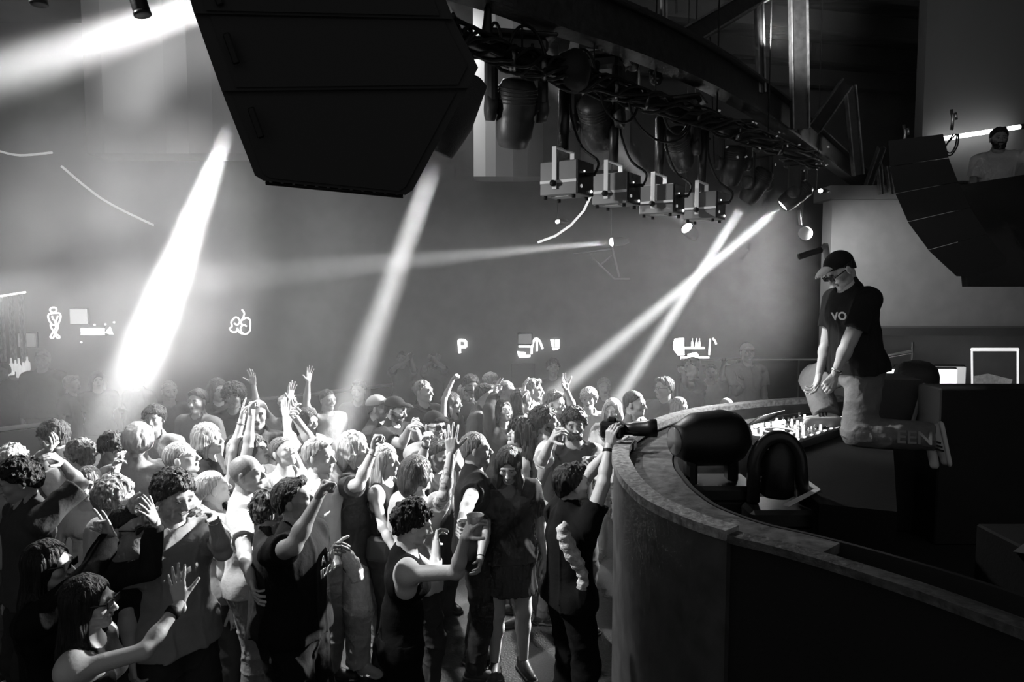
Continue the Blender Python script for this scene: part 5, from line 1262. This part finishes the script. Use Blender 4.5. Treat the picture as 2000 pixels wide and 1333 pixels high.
pp_('BB', 'dark figure cut by the left edge beside the bottles', 4, 710, H=1.78, f=170, look=170, hair='short', hv=.02, sk=.06, top='jacket', tv=.006, lod=2, bot='pants', bv=.02, seed=66, wt=1.3, dist=10.0)
pp_('BC', 'person with bright tousled fair hair at left edge behind the dark curly mop', 22, 868, H=1.70, f=150, look=140, hair='messy', hv=.75, sk=.6, top='tee', tv=.3, lod=1, fem=True, bot='pants', bv=.1, seed=67)
pp_('BD', 'faint person with raised crossed arms far back near the beam', 785, 688, H=1.80, f=180, hair='short', hv=.05, sk=.3, top='tee', tv=.05, lod=2, bot='pants', bv=.05, seed=68, dist=12.6,
    R=dict(e=(768, 722), h=(795, 702), pose='relax', ne=True, nh=True), L=dict(e=(808, 722), h=(803, 700), pose='relax', ne=True, nh=True))
pp_('BE', 'faint person with forearms crossed in an X far back at the centre', 848, 690, H=1.78, f=180, hair='short', hv=.05, sk=.3, top='tee', tv=.05, lod=2, bot='pants', bv=.05, seed=69, dist=12.6,
    R=dict(e=(830, 718), h=(852, 702), pose='fist', ne=True, nh=True), L=dict(e=(866, 718), h=(844, 702), pose='fist', ne=True, nh=True))
far = [(140, 735, 'faint figure in the haze right of the tall dark one', .02), (190, 728, 'faint dark figure left of the bright beam foot', .02), (268, 722, 'dark figure wearing a pale-edged cap inside the beam haze', .02), (330, 745, 'blurred figure in the haze right of the beam foot', .05),
       (385, 762, 'blurred light-haired figure in the mid haze', .12), (425, 742, 'shadowy figure left of the curly head', .02), (560, 770, 'faint figure behind the upraised arms', .15), (640, 762, 'faint figure washed out inside the central beam', .2),
       (700, 745, 'dim figure right of the central beam near the rail', .04), (960, 730, 'dark figure behind the pointing hand', .02), (1080, 700, 'hazy broad figure below the small lightbox', .12), (1240, 765, 'hazy figure between the two crossing beams', .1),
       (1180, 740, 'dim figure at the foot of the crossing beams', .05), (600, 800, 'pale figure behind the vest top with arms up', .4), (300, 790, 'pale stooping figure in thick haze', .3), (990, 745, 'dim figure with dark hair beyond the wavy hair', .03)]
for j, (x, y, lb, v) in enumerate(far):
    H_ = 1.66 + (j * 37 % 17) / 100
    pp_('far%d' % j, lb, x, y, H=H_, f=90 + (j * 53 % 110), hair=['short', 'mid', 'messy', 'crop'][j % 4], hv=.03 if j % 3 else .3, sk=.35, top='tee', tv=v, lod=2, bot='pants', bv=.05, seed=70 + j,
        R=((.5, .3, .8), (0, .2, 1), 'open') if j in (6, 13, 7) else None, cap=(.5, .6) if j == 2 else None)

# ---- things people wear, carry and hold
def cup(info, side, label, h=.115, r=.042, tilt=(0, 0, 1), drink=True):
    c, hd, pn, w_ = info['hold'][side]; c = Vector(c); up = Vector(tilt).normalized()
    o = empty('plastic_cup', c - up * h * .5, label, 'cup', 'drinks in the crowd')
    b = c - up * h * .5; m = mat('clear_plastic', .9, .08); m.node_tree.nodes['Principled BSDF'].inputs['Transmission Weight'].default_value = .6
    MB().lathe(b, up, [(0, r * .72), (.002, r * .74), (h, r), (h + .003, r * 1.05), (h, r * .96), (.006, r * .70)], 20).build('cup_wall', m, o)
    if drink: MB().lathe(b + up * .008, up, [(0, r * .68), (h * .5, r * .82)], 18).build('drink', mat('drink', .12, .1), o)
cup(PEOPLE['L'], 'R', 'clear plastic cup held up by the person in the sleeveless black top')
cup(PEOPLE['O'], 'L', 'short glass of dark drink held by the bearded smiling person', .10, .040)
cup(PEOPLE['S'], 'R', 'small glass in the hand of the person in the white T-shirt with dark curls', .09, .035)
cup(PEOPLE['Q'], 'R', 'plastic cup held low by the person with the undercut', .11, .04)
e = PEOPLE['G3']; 
bx = PZ(524, 1020, 1.28); o = empty('plastic_cup', bx, 'large pale plastic cup behind the short dark-haired man in the black lettered tee', 'cup', 'drinks in the crowd')
c, hd, pn, w_ = PEOPLE['G3']['hold']['R']
o.location = Vector(c); MB().lathe(Vector(c), (0, 0, 1), [(0, .035), (.15, .052), (.155, .054), (.15, .048), (.01, .03)], 20).build('cup_wall', mat('milky_plastic', .8, .3), o)
def band(key, side, label_part, r=.031, wd=.02, v=.01, back=.035):
    i = PEOPLE[key]; sho, el, w_, hd, pn, pose = i['arms'][side]; d = unit(w_ - el); a = Vector(w_ - d * (back + wd)); b = Vector(w_ - d * back)
    MB().lathe(a, b - a, [(0, r), (0.002, r + .003), ((b - a).length - .002, r + .003), ((b - a).length, r)], 18).build('wristband', black(v, .5) if v < .2 else metal(v, .3), i['root'])
band('A', 'R', '', .030, .03, .005); band('C', 'R', '', .03, .012, .3); band('E', 'L', '', .031, .006, .4); band('M', 'R', '', .027, .008, .01); band('I', 'R', '', .031, .005, .3); band('AD', 'R', '', .032, .025, .01); band('N', 'R', '', .031, .02, .01); band('AU', 'R', '', .03, .01, .4)
# camera of the photographer
i = PEOPLE['N']; c = Vector((i['hold']['R'][0] + i['hold']['L'][0]) / 2) + Vector((0, 0, .03)); co = empty('photo_camera', c, 'black camera with long lens held up at the booth edge', 'camera')
Rc = Matrix.Rotation(math.radians(-20), 3, 'Z')
MB().box(c, (.15, .08, .105), Rc, .015).build('camera_body', black(.008, .4), co); MB().box(c + Vector((0, 0, .062)), (.06, .06, .035), Rc, .012).build('viewfinder_hump', black(.008, .4), co)
MB().lathe(c, Rc @ Vector((1, .25, .05)), [(.06, .038), (.12, .040), (.13, .046), (.21, .050), (.215, .056), (.27, .058), (.275, .05)], 24).build('lens_barrel', black(.006, .35), co)
MB().box(c + Rc @ Vector((-.03, -.045, .01)), (.07, .03, .05), Rc, .008).build('flash_grip', black(.01, .3), co)
# printed writing on the black tee of H, print on AB, shirt of O, strap and bag of J, necklace of C
def chest_text(info, rows, size, v, off=(0, 0), dy=.145):
    Ft, St, Ut, ch, k = info['Ft'], info['St'], info['Ut'], info['chest'], info['k']
    for r_, row in enumerate(rows):
        cu = bpy.data.curves.new('chest_print', 'FONT'); cu.body = row; cu.size = size; cu.extrude = .0015; cu.align_x = 'CENTER'; cu.space_character = 1.1
        cu.materials.append(cloth(v, 0)); cu.offset = .0015
        t = text_mesh('chest_print', cu, info['root'])
        # reader faces the wearer: text x runs towards the wearer's left
        X, Y, Z = Vector(-St), Vector(Ut), Vector(Ft)
        M = Matrix((X, Y, Z)).transposed()
        p = Vector(ch + Ft * dy * info['w'] - Ut * (.08 + r_ * size * 1.1) + St * off[0])
        t.rotation_euler = M.to_euler(); t.location = p - info['root'].location
chest_text(PEOPLE['H'], ['A MI', 'IDOL'], .062, .85, off=(.07, 0), dy=.215)

# rolled pale cloth hanging from the photographer's back, pale cloth in the hand of the person in the lettered tee
i = PEOPLE['N']; yy = i['root'].location.y - .26
pts = smooth([P(x, y, yy) for x, y in ((1108, 1022), (1098, 1035), (1104, 1052), (1116, 1080), (1130, 1105), (1139, 1128), (1136, 1150))], 4)
MB().tube(pts, [.016 + .030 * math.sin(min(1, j / 18) * 2.6) + .006 * math.sin(j * 2.1) for j in range(len(pts))], 12).build('hanging_scarf', mat('pale_cloth', .5, .9, bump=.8, scale=30, var=.4), i['root'])
i = PEOPLE['H']; c_ = Vector(i['hold']['L'][0])
pts = smooth([c_ + Vector((.02, 0, .03)), c_ + Vector((.05, -.01, -.03)), c_ + Vector((.08, 0, -.10)), c_ + Vector((.10, 0, -.17))], 4)
b_ = MB(); b_.tube(pts, [.02 + .028 * math.sin(j / len(pts) * 2.8) + .004 * math.sin(j * 2.3) for j in range(len(pts))], 12)
tag(b_.build('pale_cloth', mat('pale_cloth', .75, .9, bump=.5, scale=40)), 'crumpled pale cloth held by the person in the black lettered T-shirt', 'cloth')
# the person in the gallery behind the black parapet
pp_('gal', 'person with dark hair and pale T-shirt standing in the gallery under the light tube', 1953, 250, H=1.78, f=205, look=200, pitch=-8, hair='short', hv=.01, sk=.2, top='tee', tv=.42, lod=0, bot='pants', bv=.03, seed=95,
    dist=8.3, beard=.6, L=((.7, .3, .1), (.3, .5, .8), 'relax'))
# necklace pendant, strap and bag, print on the dark tee
i = PEOPLE['C']; p0 = Vector(i['neck'] + i['Ft'] * .10 - i['Ut'] * .09)
MB().tube([Vector(i['neck'] + i['Ft'] * .07 + i['St'] * .045 - i['Ut'] * .0), p0, Vector(i['neck'] + i['Ft'] * .07 - i['St'] * .045)], .003, 5).build('necklace', metal(.8, .2), i['root'])
i = PEOPLE['J']; s0 = Vector(i['arms']['R'][0]) + Vector((0, 0, .07)); 
MB().tube(smooth([s0 + Vector((.0, .03, 0)), s0 + Vector((.02, -.06, -.15)), s0 + Vector((.03, -.08, -.33))], 5), .008, 6).build('bag_strap', black(), i['root'])
bg = MB().box(s0 + Vector((.03, -.09, -.42)), (.16, .06, .18), Matrix.Rotation(.1, 3, 'Y'), .025).build('shoulder_bag', mat('leather', .08, .5), i['root'])
# ---------------------------------------------------------------- the disc jockey kneeling on the counter
dj = person('disc jockey in black T-shirt and cap kneeling on the counter, fist resting on the thigh', 1622, 502, H=1.80, f=-98, look=-100, pitch=-40, hair='crop', hv=.01, sk=.46, top='tee', tv=.010,
    bot='baggy', bv=.13, lod=0, beard=.4, dist=5.0, wt=1.16, lean=(9, 0), cap=(.008, .62), specs='sun', seed=91, sleeve=.62, shv=.45, group='performers', name='person', hem=-.02,  # pale cap brim: the light falling on it is put into its colour
    L=dict(e=(1652, 682), h=(1622, 752), tip=(1604, 772), pose='fist', ne=True, nh=True, palm=(.2, .9, -.3)), R=((-.05, .15, -1), (-.1, .3, -.9), 'relax'),
    legs=dict(L=dict(k=lambda hp, k: hp + unit(V3(-.12, -.10, -1)) * .43 * k, a=lambda kn, k: kn + unit(V3(.88, -.42, .02)) * .42 * k, f=V3(.22, -.05, -1)),
              R=dict(k=(1592, 742), nk=False, a=(1614, 812), na=True, f=V3(-1, -.15, 0))))
knee = dj['leg']['L'][1]
TZ = float(knee[2]) - .085
print('DJ knee', knee, 'z', TZ, 'ankle R', dj['leg']['R'][2])
# three dark stripes on each shoe
for s_ in 'LR':
    hp, kn, an, fd = dj['leg'][s_]; fd = unit(fd); up = unit(kn - an); up = unit(up - fd * (up @ fd)); side = np.cross(fd, up)
    if side[1] > 0: side = -side
    Rm = Matrix((fd, side, up)).transposed()
    for j in range(3):
        b = MB(); b.box(Vector(an + fd * (.03 + j * .028) - up * (.026 + j * .004) + side * .040), (.011, .012, .052), Rm @ Matrix.Rotation(-.45, 3, 'Y')); b.build('stripe', black(.01), dj['root'])
# letters on the trouser leg
cu = bpy.data.curves.new('leg_print', 'FONT'); cu.body = 'EEN'; cu.size = .12; cu.extrude = .002; cu.offset = .002; cu.materials.append(cloth(.22, 0))
t = text_mesh('leg_print', cu, dj['root'])
sh0 = dj['leg']['L'][1]; an0 = dj['leg']['L'][2]; X = Vector(unit(an0 - sh0)); Yv = Vector((0, .15, 1)); Zv = X.cross(Yv).normalized(); Yv = Zv.cross(X)
t.rotation_euler = Matrix((X, Yv, Zv)).transposed().to_euler(); t.location = Vector(sh0 + (an0 - sh0) * .46) - Vector((0.02, .105, .035)) - dj['root'].location
# logo strokes on the chest
ch = dj['chest'] + dj['Ft'] * .2 - dj['Ut'] * .1
cu = bpy.data.curves.new('chest_print', 'FONT'); cu.body = 'VO'; cu.size = .075; cu.extrude = .002; cu.offset = .002; cu.materials.append(cloth(.8, 0))
t = text_mesh('chest_print', cu, dj['root']); Mx = Matrix((Vector(-dj['St']), Vector(dj['Ut']), Vector(dj['Ft']))).transposed()
t.rotation_euler = (Mx @ Matrix.Rotation(.5, 3, 'Y')).to_euler(); t.location = Vector(dj['chest'] + dj['Ft'] * .195 - dj['Ut'] * .13 - dj['St'] * .07) - dj['root'].location
band_i = dj; sho, el, w_, hd, pn, pose = dj['arms']['L']; d_ = unit(w_ - el)
MB().lathe(Vector(w_ - d_ * .05), Vector(d_), [(0, .032), (.003, .036), (.018, .036), (.021, .032)], 18).build('watch', metal(.75, .25), dj['root'])

# counter
ct = [PZ(x, y, TZ) for x, y in [(1480, 828), (1560, 806), (1700, 792), (1738, 806), (1744, 870), (1752, 1000), (1600, 985), (1530, 925), (1475, 880)]]
cnt = MB(); cnt.prism([(p.x, p.y, TZ) for p in ct], [(p.x, p.y, .9) for p in ct])
cto = empty('black_counter', (ct[0].x + .5, ct[0].y - .5, .9), 'wide matt black counter inside the booth that the disc jockey kneels on', 'counter')
cnt.build('top', mat('matt_black_board', .010, .85, bump=.1, scale=40, spec=.1), cto)
for A, B_ in (((1553, 925), (1597, 957)), ((1597, 957), (1535, 988))):
    a, b = PZ(*A, TZ + .002), PZ(*B_, TZ + .002); v = b - a
    MB().box((a + b) / 2, (v.length, .03, .006), Matrix.Rotation(math.atan2(v.y, v.x), 3, 'Z')).build('white_edge_tape', mat('white_paint', .8, .5), cto)
a = PZ(1270, 832, RIM - .055); b = PZ(1302, 820, RIM - .055); v = b - a
MB().box((a + b) / 2, (v.length, .04, .006), Matrix.Rotation(math.atan2(v.y, v.x), 3, 'Z')).build('white_edge_tape', mat('white_paint', .75, .5), booth)

# mixing console
A = PZ(1548, 886, TZ + .0); B_ = PZ(1664, 846, TZ + .0); u = (B_ - A); L_ = u.length; u.normalize(); vv = Vector((-u.y, u.x, 0)); Rc = Matrix((u, vv, Vector((0, 0, 1)))).transposed()
cen = (A + B_) / 2 + vv * .2 + Vector((0, 0, .035)); mx = empty('mixing_console', cen - Vector((0, 0, .035)), 'lit mixing console with two jog wheels and rows of knobs before the kneeling figure', 'console')
def cq(x, y, z): return cen + u * x + vv * y + Vector((0, 0, z))
MB().box(cen, (L_, .40, .07), Rc, .012).build('casing', mat('dark_plastic', .05, .3), mx)
MB().box(cq(0, 0, .037), (L_ - .04, .36, .006), Rc).build('faceplate', mat('brushed_plate', .45, .3, .6), mx)
for x in (-L_ * .33, L_ * .33):
    jw = MB().lathe(cq(x, -.02, .04), (0, 0, 1), [(0, .105), (.025, .105), (.03, .1), (.031, .05), (.028, .045)], 32).build('jog_wheel', mat('wheel', .04, .25), mx)
    MB().tube([cq(x + math.cos(t_) * .104, -.02 + math.sin(t_) * .104, .068) for t_ in np.linspace(0, 2 * math.pi, 33)], .0045, 6).build('lit_ring', glow(3), jw)
    MB().lathe(cq(x, -.02, .072), (0, 0, 1), [(0, .04), (.002, .038)], 20).build('wheel_display', glow(1.6), jw)
sc1 = MB().box(cq(0, .235, .085), (.36, .012, .15), Rc @ Matrix.Rotation(.9, 3, 'X'), .004).build('screen_back', black(), mx); MB().box(cq(0, .226, .088), (.34, .004, .13), Rc @ Matrix.Rotation(.9, 3, 'X')).build('screen', glow(1.6), mx)
rk = random.Random(5)
for i_ in range(10):
    for j_ in range(5):
        x = (-.42 + i_ * .094) * L_; y = -.15 + j_ * .07
        if abs(abs(x) - L_ * .33) < .13 and -.14 < y < .10: continue
        h_ = .03 + rk.random() * .03; MB().lathe(cq(x, y, .04), (0, 0, 1), [(0, .011), (h_ * .6, .0095), (h_, .008)], 10).build('knob', metal(.8, .18) if rk.random() < .6 else mat('lit_knob', .7, .4, emit=1.0), mx)
for i_ in range(8): MB().box(cq(-.4 * L_ + i_ * .11 * L_, -.185, .042), (.03, .014, .008), Rc).build('pad', glow(4 if i_ % 3 == 0 else 1), mx)
lb0, lb1 = P(1474, 833, 5.1), P(1532, 824, 5.2); ll = empty('console_lamp', lb0, 'dazzling small lamp bar at the left end of the console', 'lamp')
MB().tube([lb0, lb1], .014, 8).build('lamp_bar', glow(40), ll)
pl = bpy.data.lights.new('console_lamp_light', 'POINT'); pl.energy = 14; pl.shadow_soft_size = .04; po = bpy.data.objects.new('console_lamp_light', pl); C.objects.link(po); po.location = lb0.lerp(lb1, .2) + Vector((0, .1, .05))

# floor-standing moving heads inside the booth and stage monitors
bp = mat('black_plastic', .006, .45, bump=.05, scale=60)
def rise(o, x, y, z1, w_=.34, d_=.28, z0=.9):
    MB().box((x, y, (z0 + z1) / 2), (w_, d_, z1 - z0), None, .01).build('stand', bp, o)
a, b = P(1318, 862, 3.85), P(1470, 850, 4.0); ax = (b - a).normalized(); mid = (a + b) / 2
o = empty('moving_head', (mid.x, mid.y, .9), 'large black moving head lying sideways just inside the booth rim, lens to the left', 'stage light', 'moving heads standing in the booth')
MB().lathe(a, ax, [(0, .060), (.0, .085), (.03, .095), (.06, .115), (.12, .145), (.3, .155), (.38, .135), (.43, .09), (.45, .03)], 32).build('barrel', bp, o)
MB().lathe(a - ax * .004, ax, [(0, .075), (.006, .07)], 24).build('lens', mat('lens_glass', .25, .06), o)
for s_ in (.1, .36): MB().box(a + ax * s_ + Vector((0, 0, -.13)), (.06, .10, .26), None, .015).build('yoke_arm', bp, o)
MB().box((mid.x, mid.y, mid.z - .28), (.42, .30, .09), None, .02).build('base', bp, o); rise(o, mid.x, mid.y, mid.z - .32)
c = P(1518, 915, 3.75); o = empty('moving_head', (c.x, c.y, .9), 'black moving head with arched yoke standing upright left of the console', 'stage light', 'moving heads standing in the booth')
arch = [c + Vector((math.cos(t_) * .125, 0, math.sin(t_) * .17)) for t_ in np.linspace(math.pi * 1.0, 0, 14)]
arch = [arch[0] - Vector((0, 0, .18))] + arch + [arch[-1] - Vector((-.02, 0, .18))]
MB().tube(arch, .035, 10).build('yoke_arm', mat('black_plastic', .02, .3), o)
MB().lathe(c - Vector((0, 0, .16)), (0.05, .1, 1), [(0, .06), (.02, .088), (.22, .085), (.3, .05), (.31, .02)], 24).build('barrel', bp, o)
MB().box(c - Vector((0, 0, .24)), (.36, .28, .1), None, .02).build('base', bp, o); rise(o, c.x, c.y, c.z - .29)
# black riser with wedge and rounded monitor
rz = P(1740, 850, 5.5).z
r0 = P(1700, 850, 5.5); r1 = P(1860, 850, 5.5)
rzr = MB(); rzr.box(((r0.x + r1.x) / 2, 5.95, (rz + .9) / 2), (r1.x - r0.x, .9, rz - .9), None, .01); ri = tag(rzr.build('black_riser', black(.012, .7)), 'plain black riser under the wedge monitor beside the disc jockey', 'riser')
pts = [P(1695, 741, 5.55), P(1804, 743, 5.55), P(1778, 850, 5.55), P(1690, 850, 5.55)]
o = empty('wedge_monitor', pts[3], 'dark wedge stage monitor with a shiny slanted edge right of the disc jockey', 'speaker')
MB().prism(pts, [p + Vector((.05, .45, 0)) for p in pts]).build('cabinet', mat('speaker_carpet', .035, .7, bump=.3, scale=60), o)
MB().box(P(1792, 795, 5.5), (.03, .02, .38), Matrix.Rotation(.26, 3, 'Y'), .006).build('edge_shine', mat('grey_plastic', .3, .2), o)  # pale strip put in for the white shine along the edge
c = P(1789, 748, 6.15); o = empty('rounded_monitor', (c.x, c.y, rz), 'rounded black barrel-shaped speaker behind the wedge monitor', 'speaker')
MB().lathe(Vector((c.x, c.y, rz)), (0, 0, 1), [(0, .16), (.1, .175), (c.z - rz + .06, .178), (c.z - rz + .13, .16), (c.z - rz + .18, .10), (c.z - rz + .195, .03)], 28).build('cabinet', mat('speaker_carpet', .02, .6, bump=.3, scale=60), o)
# black cabinet closing the booth at the far right
z_ = P(1900, 760, 5.2).z; x_ = P(1838, 760, 5.2).x
b = MB(); b.box(((x_ + 4.6) / 2, 5.35, (z_ + .9) / 2), (4.6 - x_, .3, z_ - .9), None, .01); tag(b.build('black_side_cabinet', black(.014, .8)), 'long plain black cabinet closing the booth at the far right edge', 'cabinet')
b = MB(); b.prism([P(1978, 1078, 3.2), P(2010, 1055, 3.2), P(2012, 1084, 3.2)], [P(1978, 1078, 3.3), P(2010, 1055, 3.3), P(2012, 1084, 3.3)]); 
a_ = P(1995, 1070, 3.2); bb = MB(); bb.box((a_.x + .3, a_.y + .1, (a_.z - .01 + .9) / 2), (.5, .6, a_.z - .03 - .9), None, .01)
o = empty('equipment_case', (a_.x + .3, a_.y + .1, .9), 'black equipment case with a grey corner at the lower right edge', 'case'); bb.build('case_body', black(.01, .8), o); b.build('corner_plate', mat('grey_plastic', .25, .5), o)
